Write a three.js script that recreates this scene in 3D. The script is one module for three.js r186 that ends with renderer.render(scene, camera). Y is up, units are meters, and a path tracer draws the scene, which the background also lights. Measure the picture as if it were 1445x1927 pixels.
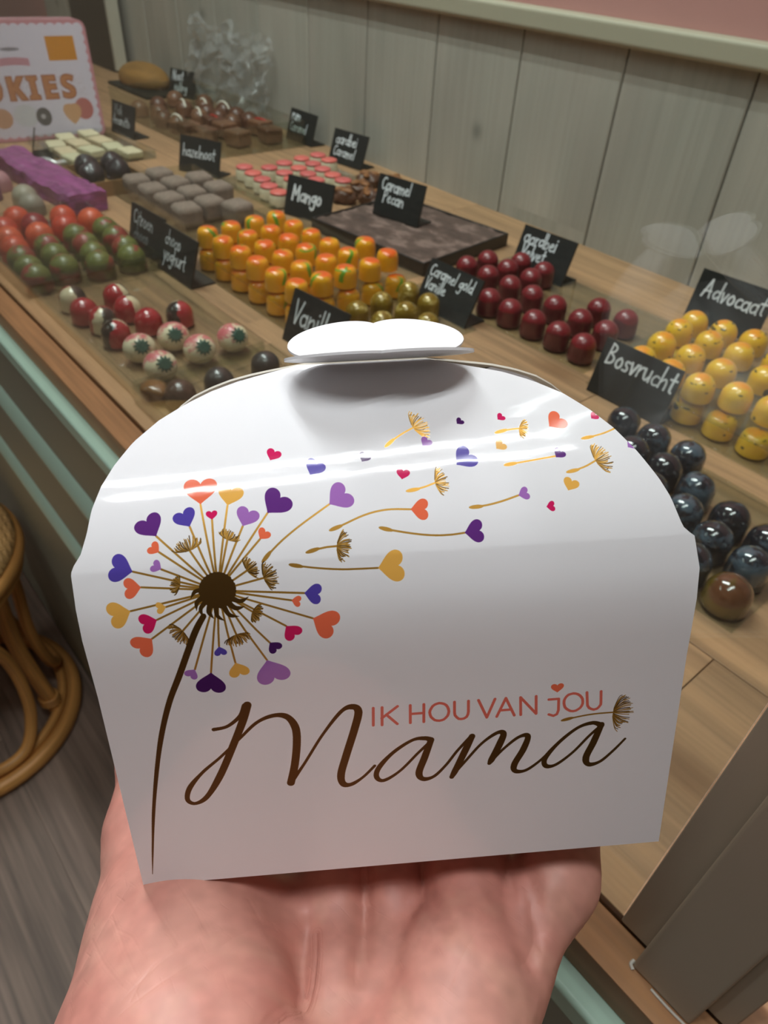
import * as THREE from 'three';
import { RoundedBoxGeometry } from 'three/addons/geometries/RoundedBoxGeometry.js';
import { RectAreaLightUniformsLib } from 'three/addons/lights/RectAreaLightUniformsLib.js';
import { mergeGeometries, mergeVertices } from 'three/addons/utils/BufferGeometryUtils.js';

// ---------------------------------------------------------------- camera, light, exposure
const scene = new THREE.Scene();
scene.background = new THREE.Color(0x000000);
const renderer = new THREE.WebGLRenderer({ antialias: true });
renderer.toneMapping = THREE.LinearToneMapping;
renderer.toneMappingExposure = 1.05;
renderer.shadowMap.enabled = true;
RectAreaLightUniformsLib.init();

const camera = new THREE.PerspectiveCamera(71.63, 1445 / 1927, 0.02, 30);
camera.position.set(0, 1.23, 0);
{
  const right = new THREE.Vector3(0.63958, 0.05092, -0.76704), up = new THREE.Vector3(-0.52227, 0.76095, -0.38496), back = new THREE.Vector3(0.56407, 0.64681, 0.51328);
  camera.quaternion.setFromRotationMatrix(new THREE.Matrix4().makeBasis(right, up, back));
}
camera.focus = 0.172;
camera.userData.fStop = 28;

const LAMP = { x: -0.04, y: 2.42, z: 0.11, turn: -0.38, length: 1.0, gap: 0.13, width: 0.026, nits: 53, color: 0xf8fdff };
const OVER_COUNTER = { x: -1.0, y: 2.42, z: -0.34, nits: 135 };
const BEYOND = { x: -1.5, y: 2.42, z: 1.1, nits: 24 };

// ---------------------------------------------------------------- helpers
function mulberry(a) { return () => { a |= 0; a = (a + 0x6d2b79f5) | 0; let t = Math.imul(a ^ (a >>> 15), 1 | a); t = (t + Math.imul(t ^ (t >>> 7), 61 | t)) ^ t; return ((t ^ (t >>> 14)) >>> 0) / 4294967296; }; }
const rnd = mulberry(20240512);
const hash = (x, y, z) => { let h = (Math.imul(x, 374761393) + Math.imul(y, 668265263) + Math.imul(z, 2147483647 ^ 0x5bd1e995)) | 0; h = Math.imul(h ^ (h >>> 13), 1274126177); return ((h ^ (h >>> 16)) >>> 0) / 4294967296; };
const sm = (t) => t * t * (3 - 2 * t);
function noise3(x, y, z, per = 0) {
  const xi = Math.floor(x), yi = Math.floor(y), zi = Math.floor(z), fx = sm(x - xi), fy = sm(y - yi), fz = sm(z - zi);
  const w = (v) => (per ? ((v % per) + per) % per : v);
  const h = (a, b, c) => hash(w(xi + a), w(yi + b), zi + c);
  const l = (a, b, t) => a + (b - a) * t;
  return l(l(l(h(0, 0, 0), h(1, 0, 0), fx), l(h(0, 1, 0), h(1, 1, 0), fx), fy), l(l(h(0, 0, 1), h(1, 0, 1), fx), l(h(0, 1, 1), h(1, 1, 1), fx), fy), fz);
}
function fbm(x, y, z, oct = 4, per = 0) { let s = 0, a = 0.5, n = 0; for (let i = 0; i < oct; i++) { s += a * noise3(x, y, z + i * 17, per); n += a; a *= 0.5; x *= 2; y *= 2; per *= 2; } return s / n; }
const clamp = (v, a = 0, b = 1) => Math.min(b, Math.max(a, v));
const mix = (a, b, t) => a + (b - a) * t;
const mixc = (a, b, t) => [mix(a[0], b[0], t), mix(a[1], b[1], t), mix(a[2], b[2], t)];
const step = (a, b, t) => sm(clamp((t - a) / (b - a)));

// a texture computed pixel by pixel: fn(u, v) -> [r, g, b] in 0..255 (v up)
function pixels(w, h, fn, srgb = true) {
  const d = new Uint8Array(w * h * 4);
  for (let j = 0; j < h; j++) for (let i = 0; i < w; i++) { const c = fn((i + 0.5) / w, (j + 0.5) / h), k = (j * w + i) * 4; d[k] = clamp(c[0], 0, 255); d[k + 1] = clamp(c[1], 0, 255); d[k + 2] = clamp(c[2], 0, 255); d[k + 3] = 255; }
  const t = new THREE.DataTexture(d, w, h);
  t.wrapS = t.wrapT = THREE.RepeatWrapping; t.magFilter = THREE.LinearFilter; t.minFilter = THREE.LinearFilter;
  if (srgb) t.colorSpace = THREE.SRGBColorSpace;
  t.needsUpdate = true;
  return t;
}
const gray = (w, h, fn) => pixels(w, h, (u, v) => { const g = fn(u, v) * 255; return [g, g, g]; }, false);
function drawn(w, h, paint, srgb = true) {
  const c = document.createElement('canvas'); c.width = w; c.height = h;
  paint(c.getContext('2d'), w, h);
  const t = new THREE.CanvasTexture(c); t.magFilter = THREE.LinearFilter;
  if (srgb) t.colorSpace = THREE.SRGBColorSpace;
  return t;
}
const std = (o) => new THREE.MeshStandardMaterial(o);
const phy = (o) => new THREE.MeshPhysicalMaterial(o);

const taken = {};
function numbered(name) { const n = taken[name] = (taken[name] ?? -1) + 1; return n ? `${name}_${String(n).padStart(3, '0')}` : name; }
function mesh(name, geo, mat, parent) { const m = new THREE.Mesh(geo, mat); m.name = name; m.castShadow = m.receiveShadow = true; parent.add(m); return m; }
function part(name, geo, mat, parent, x = 0, y = 0, z = 0) { const m = mesh(name, geo, mat, parent); m.position.set(x, y, z); return m; }
function thing(name, label, category, [x, y, z] = [0, 0, 0], turn = 0, group) {
  const o = new THREE.Group(); o.name = numbered(name); scene.add(o); o.position.set(x, y, z); o.rotation.y = turn;
  o.userData = { label, category }; if (group) o.userData.group = group;
  return o;
}
function solo(name, geo, mat, label, category, [x, y, z], turn = 0, group) {
  const m = mesh(numbered(name), geo, mat, scene); m.position.set(x, y, z); m.rotation.y = turn;
  m.userData = { label, category }; if (group) m.userData.group = group;
  return m;
}
function struct(name, geo, mat) { const m = mesh(name, geo, mat, scene); m.userData.kind = 'structure'; return m; }
// a box between two corners, with uv in metres
function boxGeo(x0, x1, y0, y1, z0, z1, uv = 1, du = 0, dv = 0) {
  const g = new THREE.BoxGeometry(x1 - x0, y1 - y0, z1 - z0); g.translate((x0 + x1) / 2, (y0 + y1) / 2, (z0 + z1) / 2);
  metreUv(g, uv, du, dv); return g;
}
function metreUv(g, k = 1, du = 0, dv = 0) {
  const p = g.attributes.position, n = g.attributes.normal, uv = new Float32Array(p.count * 2);
  for (let i = 0; i < p.count; i++) {
    const ax = Math.abs(n.getX(i)), ay = Math.abs(n.getY(i)), az = Math.abs(n.getZ(i));
    const [a, b] = ay >= ax && ay >= az ? [p.getX(i), p.getZ(i)] : ax >= az ? [p.getZ(i), p.getY(i)] : [p.getX(i), p.getY(i)];
    uv[2 * i] = a * k + du; uv[2 * i + 1] = b * k + dv;
  }
  g.setAttribute('uv', new THREE.BufferAttribute(uv, 2)); return g;
}
function tube(points, r, seg = 40, rad = 10, closed = false) { return new THREE.TubeGeometry(new THREE.CatmullRomCurve3(points.map((p) => new THREE.Vector3(...p)), closed, 'centripetal'), seg, r, rad, closed); }
const ORD = ['first', 'second', 'third', 'fourth', 'fifth', 'sixth', 'seventh', 'eighth', 'ninth', 'tenth'];
// label of number i of n in a row that is read from the left
const nth = (i, n) => (n === 1 ? 'alone' : i === 0 ? 'leftmost' : i === n - 1 ? 'rightmost' : `${ORD[i]} from left`);
const nrow = (r, n) => (n === 1 ? 'in its row' : r === 0 ? 'in the row nearest the glass' : r === n - 1 ? 'in the row nearest the wall' : `in row ${['one', 'two', 'three', 'four', 'five', 'six', 'seven'][r]} from the glass`);

// ---------------------------------------------------------------- the room
const TOP = 0.9;                        // height of the counter top
const WALL = -0.833, GLASS = -0.17, EDGE = -0.1475;

const plasterBump = gray(256, 256, (u, v) => fbm(u * 24, v * 24, 3, 3, 24));
const pinkPaint = std({ color: 0xbf8a84, roughness: 0.85, bumpMap: plasterBump, bumpScale: 0.0004 });
const creamPaint = std({ color: 0x958b7d, roughness: 0.9, bumpMap: plasterBump, bumpScale: 0.0004 });
const ceilingPaint = std({ color: 0xd8d4cb, roughness: 0.95 });
// grey washed softwood boards of the wainscot
const washMaps = [0, 1].map((s) => pixels(256, 1024, (u, v) => {
  const grain = fbm(u * 34 + fbm(u * 3, v * 5, s * 9 + 2, 3) * 2.2, v * 3.2, s * 31 + 5, 4), fine = fbm(u * 90, v * 7, s + 40, 2), big = fbm(u * 2.2, v * 5, s + 70, 3);
  let k = 0.94 + (grain - 0.5) * 0.08 + (fine - 0.5) * 0.02 + (big - 0.5) * 0.16;
  for (const [kx, ky] of s ? [[0.32, 0.81], [0.7, 0.93]] : [[0.62, 0.88], [0.3, 0.72]]) { const d = Math.hypot((u - kx) * 1.0, (v - ky) * 7); k -= 0.2 * Math.exp(-d * d * 260); }
  const warm = fbm(u * 3, v * 6, s + 90, 3);
  return [mix(178, 188, warm) * k, mix(175, 178, warm) * k, mix(164, 167, warm) * k];
}));
const washBump = gray(256, 512, (u, v) => 0.5 + (fbm(u * 60, v * 4, 8, 3) - 0.5) * 0.8);
const wash = washMaps.map((map) => std({ map, roughness: 0.7, bumpMap: washBump, bumpScale: 0.0002 }));
const capPaint = std({ color: 0xb0a994, roughness: 0.6, bumpMap: washBump, bumpScale: 0.0002 });

const XL = -3.0, XR = 2.2, ZF = 3.0, HC = 2.6;
const wallBack = struct('wall_back', boxGeo(XL, XR, 0, HC, WALL - 0.14, WALL - 0.014), pinkPaint);
{
  const w = 0.1585, g = 0.0022;
  for (let k = 0; k < 28; k++) {
    const x1 = -0.395 + w * (k - 12), x0 = x1 - w; if (x1 > 1.2 || x0 < XL) continue;
    const s = new THREE.Shape(); const a = x0 + g / 2, b = x1 - g / 2, c = 0.0014;
    s.moveTo(a, 0); s.lineTo(a, 0.0124); s.lineTo(a + c, 0.0135); s.lineTo(b - c, 0.0135); s.lineTo(b, 0.0124); s.lineTo(b, 0); s.closePath();
    const geo = new THREE.ExtrudeGeometry(s, { depth: 1.13, bevelEnabled: false }); geo.rotateX(-Math.PI / 2);
    // extruded upward: shape y -> -z, so flip to face the room
    const p = geo.attributes.position; for (let i = 0; i < p.count; i++) p.setZ(i, -p.getZ(i)); geo.index || geo.attributes.position;
    const idx = []; for (let i = 0; i < p.count; i += 3) idx.push(i, i + 2, i + 1); geo.setIndex(idx); geo.computeVertexNormals();
    const uv = new Float32Array(p.count * 2); for (let i = 0; i < p.count; i++) { uv[2 * i] = (p.getX(i) - x0) / w; uv[2 * i + 1] = p.getY(i) / 1.13 + (k % 5) * 0.19; }
    geo.setAttribute('uv', new THREE.BufferAttribute(uv, 2));
    part('board', geo, wash[k % 2], wallBack, 0, 0, WALL - 0.0135);
  }
}
{
  const s = new THREE.Shape(); s.moveTo(0, 0); s.lineTo(0.02, 0); s.quadraticCurveTo(0.026, 0, 0.026, 0.006); s.lineTo(0.026, 0.019); s.quadraticCurveTo(0.026, 0.024, 0.02, 0.024); s.lineTo(0, 0.024); s.closePath();
  const geo = new THREE.ExtrudeGeometry(s, { depth: XR - XL, bevelEnabled: false }); geo.rotateY(-Math.PI / 2); // x -> z, depth -> -x
  geo.translate(XR, 1.124, WALL - 0.0135); metreUv(geo, 3);
  struct('trim_1', geo, capPaint);
}
struct('wall_left', boxGeo(XL - 0.12, XL, 0, HC, WALL - 0.14, ZF), creamPaint);
struct('wall_right', boxGeo(XR, XR + 0.12, 0, HC, WALL - 0.14, ZF), creamPaint);
struct('wall_front', boxGeo(XL, XR, 0, HC, ZF, ZF + 0.12), creamPaint);
struct('ceiling', boxGeo(XL - 0.12, XR + 0.12, HC, HC + 0.1, WALL - 0.14, ZF + 0.12), ceilingPaint);

// floor of grey-brown vinyl planks; the planks near the counter are built one by one
const floorMaps = [0, 1, 2].map((s) => pixels(512, 128, (u, v) => {
  const g = fbm(u * 8 + fbm(u * 3, v * 4, s + 3, 3) * 1.6, v * 26, s * 13 + 4, 4), b = fbm(u * 3, v * 3, s + 60, 3), k = 0.82 + (g - 0.5) * 0.42 + (b - 0.5) * 0.25 + s * 0.03;
  return [156 * k, 134 * k, 118 * k];
}));
const floorMats = floorMaps.map((map) => std({ map, roughness: 0.55 }));
const floorTop = std({ map: floorMaps[0], roughness: 0.55 });
const floor = struct('floor', boxGeo(XL - 0.12, XR + 0.12, -0.1, -0.004, WALL - 0.14, ZF + 0.12, 1.2), floorTop);
{
  const pw = 0.18, pl = 1.2;
  for (let r = 0; r < 10; r++) for (let c = 0; c < 4; c++) {
    const z0 = -0.15 + r * pw, x0 = -2.6 + c * pl + (r % 3) * 0.41; if (x0 > 1.4) continue;
    const g = boxGeo(x0 + 0.0008, x0 + pl - 0.0008, -0.006, 0, z0 + 0.0008, z0 + pw - 0.0008, 1);
    const p = g.attributes.position, uv = g.attributes.uv; for (let i = 0; i < p.count; i++) uv.setXY(i, (p.getX(i) - x0) / pl, (p.getZ(i) - z0) / pw);
    part('plank', g, floorMats[(r + c * 2) % 3], floor);
  }
}

// ---------------------------------------------------------------- lamps at the ceiling
function tubeLamp(x, y, z, turn, label, nits, glow) {
  const o = thing('ceiling_lamp', label, 'lamp', [x, y, z], turn);
  const white = std({ color: 0xe8e8e4, roughness: 0.5 });
  part('housing', boxGeo(-0.1, 0.1, 0.035, 0.075, -LAMP.length / 2 - 0.04, LAMP.length / 2 + 0.04), white, o);
  for (const s of [-1, 1]) part('rod', boxGeo(-0.006, 0.006, 0.075, HC - y, s * 0.4 - 0.006, s * 0.4 + 0.006), white, o);
  for (const s of [-1, 1]) {
    const g = new THREE.CylinderGeometry(0.013, 0.013, LAMP.length, 20); g.rotateX(Math.PI / 2);
    part('light_tube', g, std({ color: 0xffffff, emissive: LAMP.color, emissiveIntensity: glow, roughness: 0.4 }), o, s * LAMP.gap / 2, 0.016, 0);
    const l = new THREE.RectAreaLight(LAMP.color, nits, LAMP.width, LAMP.length); l.name = 'tube_light';
    l.position.set(x + s * LAMP.gap / 2 * Math.cos(turn), y, z - s * LAMP.gap / 2 * Math.sin(turn)); l.rotation.order = 'YXZ'; l.rotation.set(-Math.PI / 2, turn, 0); scene.add(l);
  }
}
tubeLamp(LAMP.x, LAMP.y, LAMP.z, LAMP.turn, 'twin tube ceiling lamp straight above the chocolate counter', LAMP.nits, 6);
tubeLamp(OVER_COUNTER.x, OVER_COUNTER.y, OVER_COUNTER.z, Math.PI / 2, 'twin tube ceiling lamp along the middle of the chocolate counter', OVER_COUNTER.nits, 6);
tubeLamp(BEYOND.x, BEYOND.y, BEYOND.z, 0, 'twin tube ceiling lamp far from the counter, above the shop floor', BEYOND.nits, 6);

// ---------------------------------------------------------------- counter
const oakMaps = [0, 1, 2].map((s) => pixels(1024, 256, (u, v) => {
  const warp = fbm(u * 3, v * 2.5, s * 7 + 1, 3), g = fbm(u * 5 + warp * 2, v * 30 + warp * 5, s * 19 + 6, 4), fine = fbm(u * 26, v * 130, s + 33, 2), b = fbm(u * 4, v * 2, s + 81, 3);
  const k = 0.9 + (g - 0.5) * 0.34 + (fine - 0.5) * 0.14 + (b - 0.5) * 0.16, dark = step(0.62, 0.78, g) * 0.12;
  let c = [186 * k, 145 * k, 107 * k]; c = mixc(c, [150, 110, 74], dark);
  for (const [kx, ky, kr] of [[0.31 + s * 0.2, 0.4, 1], [0.77 - s * 0.23, 0.66, 0.6]]) { const d = Math.hypot((u - kx) * 26, (v - ky) * 11) / kr; if (d < 1.4) c = mixc(c, [112, 78, 50], 0.55 * Math.exp(-d * d * 3)); }
  return c;
}));
const oakBump = gray(512, 256, (u, v) => 0.5 + (fbm(u * 12, v * 90, 4, 3) - 0.5) * 0.9);
const oak = oakMaps.map((map) => std({ map, roughness: 0.5, bumpMap: oakBump, bumpScale: 0.00025 }));
const mint = std({ color: 0xb4d2bf, roughness: 0.45, bumpMap: plasterBump, bumpScale: 0.0001 });
const sage = std({ color: 0x8f9180, roughness: 0.5, bumpMap: plasterBump, bumpScale: 0.0001 });
const CX0 = -2.5, CX1 = 1.4;
{
  const o = thing('display_counter', 'oak topped shop counter with mint green panelled front and chocolates on top', 'counter', [0, 0, 0]);
  const rows = [[GLASS - 0.164, GLASS - 0.0016], [-0.5, GLASS - 0.164], [-0.6665, -0.5], [WALL, -0.6665]];
  const lay = (name, x0, x1, z0, z1, y0, y1, mat, s) => {
    const g = new RoundedBoxGeometry(x1 - x0 - 0.0005, y1 - y0, z1 - z0 - 0.0005, 2, 0.0006); g.translate((x0 + x1) / 2, (y0 + y1) / 2, (z0 + z1) / 2);
    const p = g.attributes.position, n = g.attributes.normal, uv = new Float32Array(p.count * 2);
    for (let i = 0; i < p.count; i++) { const up = Math.abs(n.getY(i)) > 0.7; uv[2 * i] = p.getX(i) / 1.25 + s * 0.37; uv[2 * i + 1] = (up ? p.getZ(i) : p.getY(i) * 0.4) / 0.24 + s * 0.23; }
    g.setAttribute('uv', new THREE.BufferAttribute(uv, 2)); part(name, g, mat, o);
  };
  rows.forEach(([z0, z1], r) => {
    const cuts = [[CX0, -1.3, -0.067, CX1], [CX0, -0.9, 0.35, CX1], [CX0, -1.55, -0.3, CX1], [CX0, -0.75, 0.5, CX1]][r];
    for (let c = 0; c < 3; c++) lay('plank', cuts[c], cuts[c + 1], z0, z1, TOP - 0.02, TOP, oak[(r + c) % 3], r * 3 + c);
  });
  lay('front_nosing', CX0, CX1, GLASS + 0.0014, EDGE, TOP - 0.021, TOP, std({ map: oakMaps[1], color: 0xfff0dc, roughness: 0.5, bumpMap: oakBump, bumpScale: 0.00025 }), 14);
  part('core_board', boxGeo(CX0 + 0.005, CX1 - 0.005, TOP - 0.04, TOP - 0.0205, WALL + 0.002, EDGE - 0.004), std({ color: 0x8f7a62, roughness: 0.8 }), o);
  // mint front: a ledge under the top and lapped boards below it
  part('ledge', new RoundedBoxGeometry(CX1 - CX0, 0.018, 0.03, 3, 0.003).translate((CX0 + CX1) / 2, TOP - 0.0305, -0.1365 - 0.015), mint, o);
  // sage boards, each with a rounded mint moulding along its foot
  const lap = [[0.738, 0.868], [0.59, 0.738], [0.442, 0.59], [0.294, 0.442], [0.146, 0.294]];
  for (const [y0, y1] of lap) {
    part('cladding_board', boxGeo(CX0, CX1, y0, y1 - 0.0006, -0.1522, -0.146, 3), sage, o);
    if (y0 < 0.5) continue;
    const s = new THREE.Shape(); s.moveTo(0, y0); s.lineTo(0.009, y0); s.quadraticCurveTo(0.0098, y0 + 0.004, 0.0085, y0 + 0.008); s.quadraticCurveTo(0.006, y0 + 0.016, 0, y0 + 0.022); s.closePath();
    const g = new THREE.ExtrudeGeometry(s, { depth: CX1 - CX0, bevelEnabled: false, curveSegments: 10 }); g.rotateY(-Math.PI / 2); g.translate(CX1, 0, -0.1461); metreUv(g, 3);
    part('moulding', g, mint, o);
  }
  part('plinth', boxGeo(CX0, CX1, 0, 0.146, WALL + 0.05, -0.152), sage, o);
  part('carcass', boxGeo(CX0 + 0.01, CX1 - 0.01, 0.146, TOP - 0.04, WALL + 0.05, -0.1525), std({ color: 0x6d6a5e, roughness: 0.9 }), o);
}
// glass front standing in a slot behind the nosing
const clearGlass = phy({ color: 0xeef4f0, roughness: 0, transmission: 1, thickness: 0, ior: 1.5 });
{
  const o = thing('display_glass', 'clear upright glass pane along the front of the chocolate counter', 'glass pane', [0, 0, 0]);
  part('pane', boxGeo(CX0 + 0.02, -0.016, TOP + 0.0005, 1.42, GLASS - 0.0012, GLASS + 0.0005), clearGlass, o);
}
const greyWash = wash[0], postPaint = std({ color: 0xb8af9c, roughness: 0.65, bumpMap: washBump, bumpScale: 0.0004 });
{
  const o = thing('case_post', 'grey painted wooden post of the display case at the lower right', 'post', [0, TOP, 0]);
  const rear = new RoundedBoxGeometry(0.052, 0.56, 0.02, 2, 0.001); metreUv(rear, 1.6, 0.3, 0.5); part('rear_board', rear, postPaint, o, 0.0105, 0.28, -0.179);
  const fr = new RoundedBoxGeometry(0.027, 0.56, 0.0105, 3, 0.0016); metreUv(fr, 1.6, 0.5, 0.5); part('front_board', fr, postPaint, o, 0.0115, 0.2801, -0.16325);
  const caulk = std({ color: 0xd8d4c8, roughness: 0.8 });
  part('caulk_bead', tube([[-0.0026, 0.0003, -0.1605], [-0.0026, 0.0005, -0.1582], [-0.0008, 0.0004, -0.1572]], 0.0008, 10, 6), caulk, o);
  part('caulk_bead', tube([[0.008, 0.0004, -0.157], [0.016, 0.0007, -0.1566], [0.024, 0.0004, -0.157]], 0.0006, 10, 6), caulk, o);
}
{
  const o = thing('end_panel', 'dark brown upright end panel at the far left of the counter', 'panel', [-2.02, TOP, -0.795]);
  part('board', new RoundedBoxGeometry(0.215, 0.52, 0.03, 2, 0.002).translate(0, 0.26, 0), std({ color: 0x3b3228, roughness: 0.6 }), o);
  part('edge_strip', boxGeo(0.108, 0.117, 0.005, 0.52, -0.014, 0.013), std({ color: 0xb7b1a2, roughness: 0.5 }), o);
}

// ---------------------------------------------------------------- rattan stool on the floor
{
  const o = thing('rattan_stool', 'round rattan stool with woven seat standing against the mint counter front', 'stool', [-1.075, 0, 0.062]);
  const caneMap = pixels(256, 256, (u, v) => { const n = fbm(u * 6, v * 40, 2, 3); const k = 0.8 + n * 0.35; return [214 * k, 154 * k, 84 * k]; });
  const cane = std({ map: caneMap, roughness: 0.45 });
  const weave = (u, v) => { const a = u * 44, b = v * 44, ia = Math.floor(a), ib = Math.floor(b), over = (ia + ib) % 2, fa = a - ia - 0.5, fb = b - ib - 0.5; return clamp(over ? 1 - fa * fa * 3.4 : 1 - fb * fb * 3.4) * (0.85 + 0.15 * fbm(u * 60, v * 60, 3, 2)); };
  const weaveMap = pixels(512, 512, (u, v) => { const n = fbm(u * 9, v * 9, 7, 4), k = 0.72 + n * 0.4; return [224 * k, 176 * k, 112 * k]; });
  const seatMat = std({ map: weaveMap, bumpMap: gray(512, 512, weave), bumpScale: 0.003, roughness: 0.55 });
  const prof = [[0, 0.452], [0.1, 0.45], [0.16, 0.444], [0.183, 0.436], [0.19, 0.424], [0.186, 0.41], [0.15, 0.402], [0, 0.4]].map(([r, y]) => new THREE.Vector2(r, y));
  const sg = new THREE.LatheGeometry(prof, 48); { const p = sg.attributes.position, uv = sg.attributes.uv; for (let i = 0; i < p.count; i++) uv.setXY(i, p.getX(i) / 0.4 + 0.5, p.getZ(i) / 0.4 + 0.5); }
  part('seat', sg, seatMat, o);
  const ring = (r, y, t) => { const g = new THREE.TorusGeometry(r, t, 12, 64); g.rotateX(Math.PI / 2); g.translate(0, y, 0); return g; };
  part('seat_rim', ring(0.186, 0.405, 0.013), cane, o); part('seat_rim', ring(0.182, 0.382, 0.01), cane, o); part('base_ring', ring(0.19, 0.016, 0.015), cane, o); part('base_ring', ring(0.172, 0.03, 0.009), cane, o);
  const P = (a, r, y) => [Math.cos(a) * r, y, Math.sin(a) * r];
  for (let k = 0; k < 4; k++) {
    const a = 0.62 + k * Math.PI / 2;
    part('leg', tube([P(a, 0.15, 0.39), P(a, 0.142, 0.22), P(a, 0.165, 0.03)], 0.014, 24), cane, o);
    for (let j = 0; j < 3; j++) part('binding', ring(0.0155, 0, 0.003).translate(P(a, 0.16, 0)[0], 0.05 + j * 0.007, P(a, 0.16, 0)[2]), cane, o);
    const b = a + Math.PI / 4;
    part('loop', tube([P(b, 0.165, 0.375), P(b + 0.32, 0.158, 0.30), P(b + 0.5, 0.155, 0.2), P(b + 0.4, 0.165, 0.09), P(b + 0.16, 0.176, 0.045), P(b - 0.16, 0.176, 0.045), P(b - 0.4, 0.165, 0.09), P(b - 0.5, 0.155, 0.2), P(b - 0.32, 0.158, 0.30)], 0.0105, 72, 10, true), cane, o);
  }
}

// ---------------------------------------------------------------- gift box: flat print data in tenths of a millimetre on the unfolded front (x from its middle, s up from its foot)
const HEARTS = [[-493,920,-515,956,'PU'],[-488,886,-504,899,'OR'],[-485,850,-501,860,'LI'],[-544,849,-584,861,'IN'],[-529,815,-560,814,'OR'],[-555,766,-595,757,'YE'],[-481,770,-499,768,'YE'],[-503,743,-533,734,'MA'],[-518,702,-549,679,'OR'],[-439,620,-452,603,'LI'],[-406,609,-412,564,'DP'],[-381,672,-379,653,'IN'],[-351,630,-344,599,'YE'],[-283,631,-270,580,'LI'],[-273,673,-259,655,'DP'],[-235,710,-217,686,'MA'],[-177,723,-135,701,'OR'],[-219,766,-202,762,'OR'],[-191,780,-160,775,'IN'],[-277,900,-264,916,'OR'],[-259,955,-228,990,'PU'],[-312,930,-297,962,'LI'],[-343,977,-333,1014,'YE'],[-376,948,-377,965,'MA'],[-400,983,-400,1033,'OR'],[-423,936,-438,967,'IN'],[-250,1075,-239,1096,'MA'],[-165,1035,-148,1062,'IN'],[-127,966,-90,990,'LI'],[-51,1059,-41,1075,'DP'],[85,1089,98,1103,'LI'],[167,1139,178,1148,'DP'],[260,1144,272,1153,'MA'],[373,1119,402,1139,'OR'],[472,1133,484,1142,'MA'],[524,1106,547,1119,'YE'],[540,1056,557,1067,'LI'],[155,1038,187,1062,'IN'],[247,1071,263,1083,'YE'],[376,1042,390,1056,'PU'],[33,1012,38,1032,'MA'],[392,964,404,986,'YE'],[340,931,356,932,'MA'],[282,960,302,965,'LI'],[46,944,79,942,'OR'],[158,886,193,889,'PU'],[-32,823,16,826,'YE'],[363,488,362,509,'OR']];
const STEMS = [[[-397,824],[-493,920]],[[-400,820],[-488,886]],[[-405,813],[-485,850]],[[-406,808],[-544,849]],[[-408,802],[-529,815]],[[-408,792],[-555,766]],[[-407,789],[-481,770]],[[-405,784],[-503,743]],[[-403,778],[-518,702]],[[-385,763],[-439,620]],[[-378,761],[-406,609]],[[-374,760],[-381,672]],[[-366,761],[-351,630]],[[-353,766],[-283,631]],[[-348,770],[-273,673]],[[-341,779],[-235,710]],[[-338,785],[-177,723]],[[-336,791],[-219,766]],[[-335,794],[-191,780]],[[-347,825],[-277,900]],[[-350,827],[-259,955]],[[-356,831],[-312,930]],[[-365,834],[-343,977]],[[-372,835],[-376,948]],[[-376,834],[-400,983]],[[-384,833],[-423,936]],[[-390,829],[-425,886]],[[-362,834],[-345,904]],[[-340,816],[-307,836]],[[-336,805],[-273,818]],[[-407,805],[-450,813]],[[-342,776],[-302,746]],[[-398,771],[-453,714]],[[-360,763],[-341,697]]];
const DISC = [-372,798,39];
const SEEDS = [[[-273,853],[-252,877],[-204,916],[-127,966]],[[-127,910],[-103,918],[-54,939],[-6,948],[46,944]],[[-21,908],[9,899],[79,885],[126,883],[158,886]],[[-216,842],[-181,834],[-123,826],[-90,824],[-32,823]],[[176,940],[203,941],[242,948],[282,960]],[[262,1031],[311,1037],[376,1045]],[[443,1084],[484,1090],[524,1106]],[[4,1093],[31,1116],[69,1136]],[[252,1111],[278,1117],[306,1118]],[[397,1006],[430,1012],[463,1029]],[[43,985],[73,989],[105,1000]],[[-179,866],[-148,874],[-115,875]],[[379,408],[434,420],[499,420]]];
const TUFTS = [[-425,886,-432,908],[-345,904,-337,919],[-307,836,-291,846],[-273,818,-251,824],[-450,813,-465,817],[-302,746,-287,739],[-453,714,-470,701],[-341,697,-334,677],[69,1136,95,1148],[306,1118,322,1114],[463,1029,489,1040],[105,1000,128,1003],[-115,875,-91,872],[499,420,537,418]];
const STALK = [[-406,744],[-429,706],[-473,610],[-505,542],[-534,461],[-559,370],[-587,246],[-608,131],[-624,36]];
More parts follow.
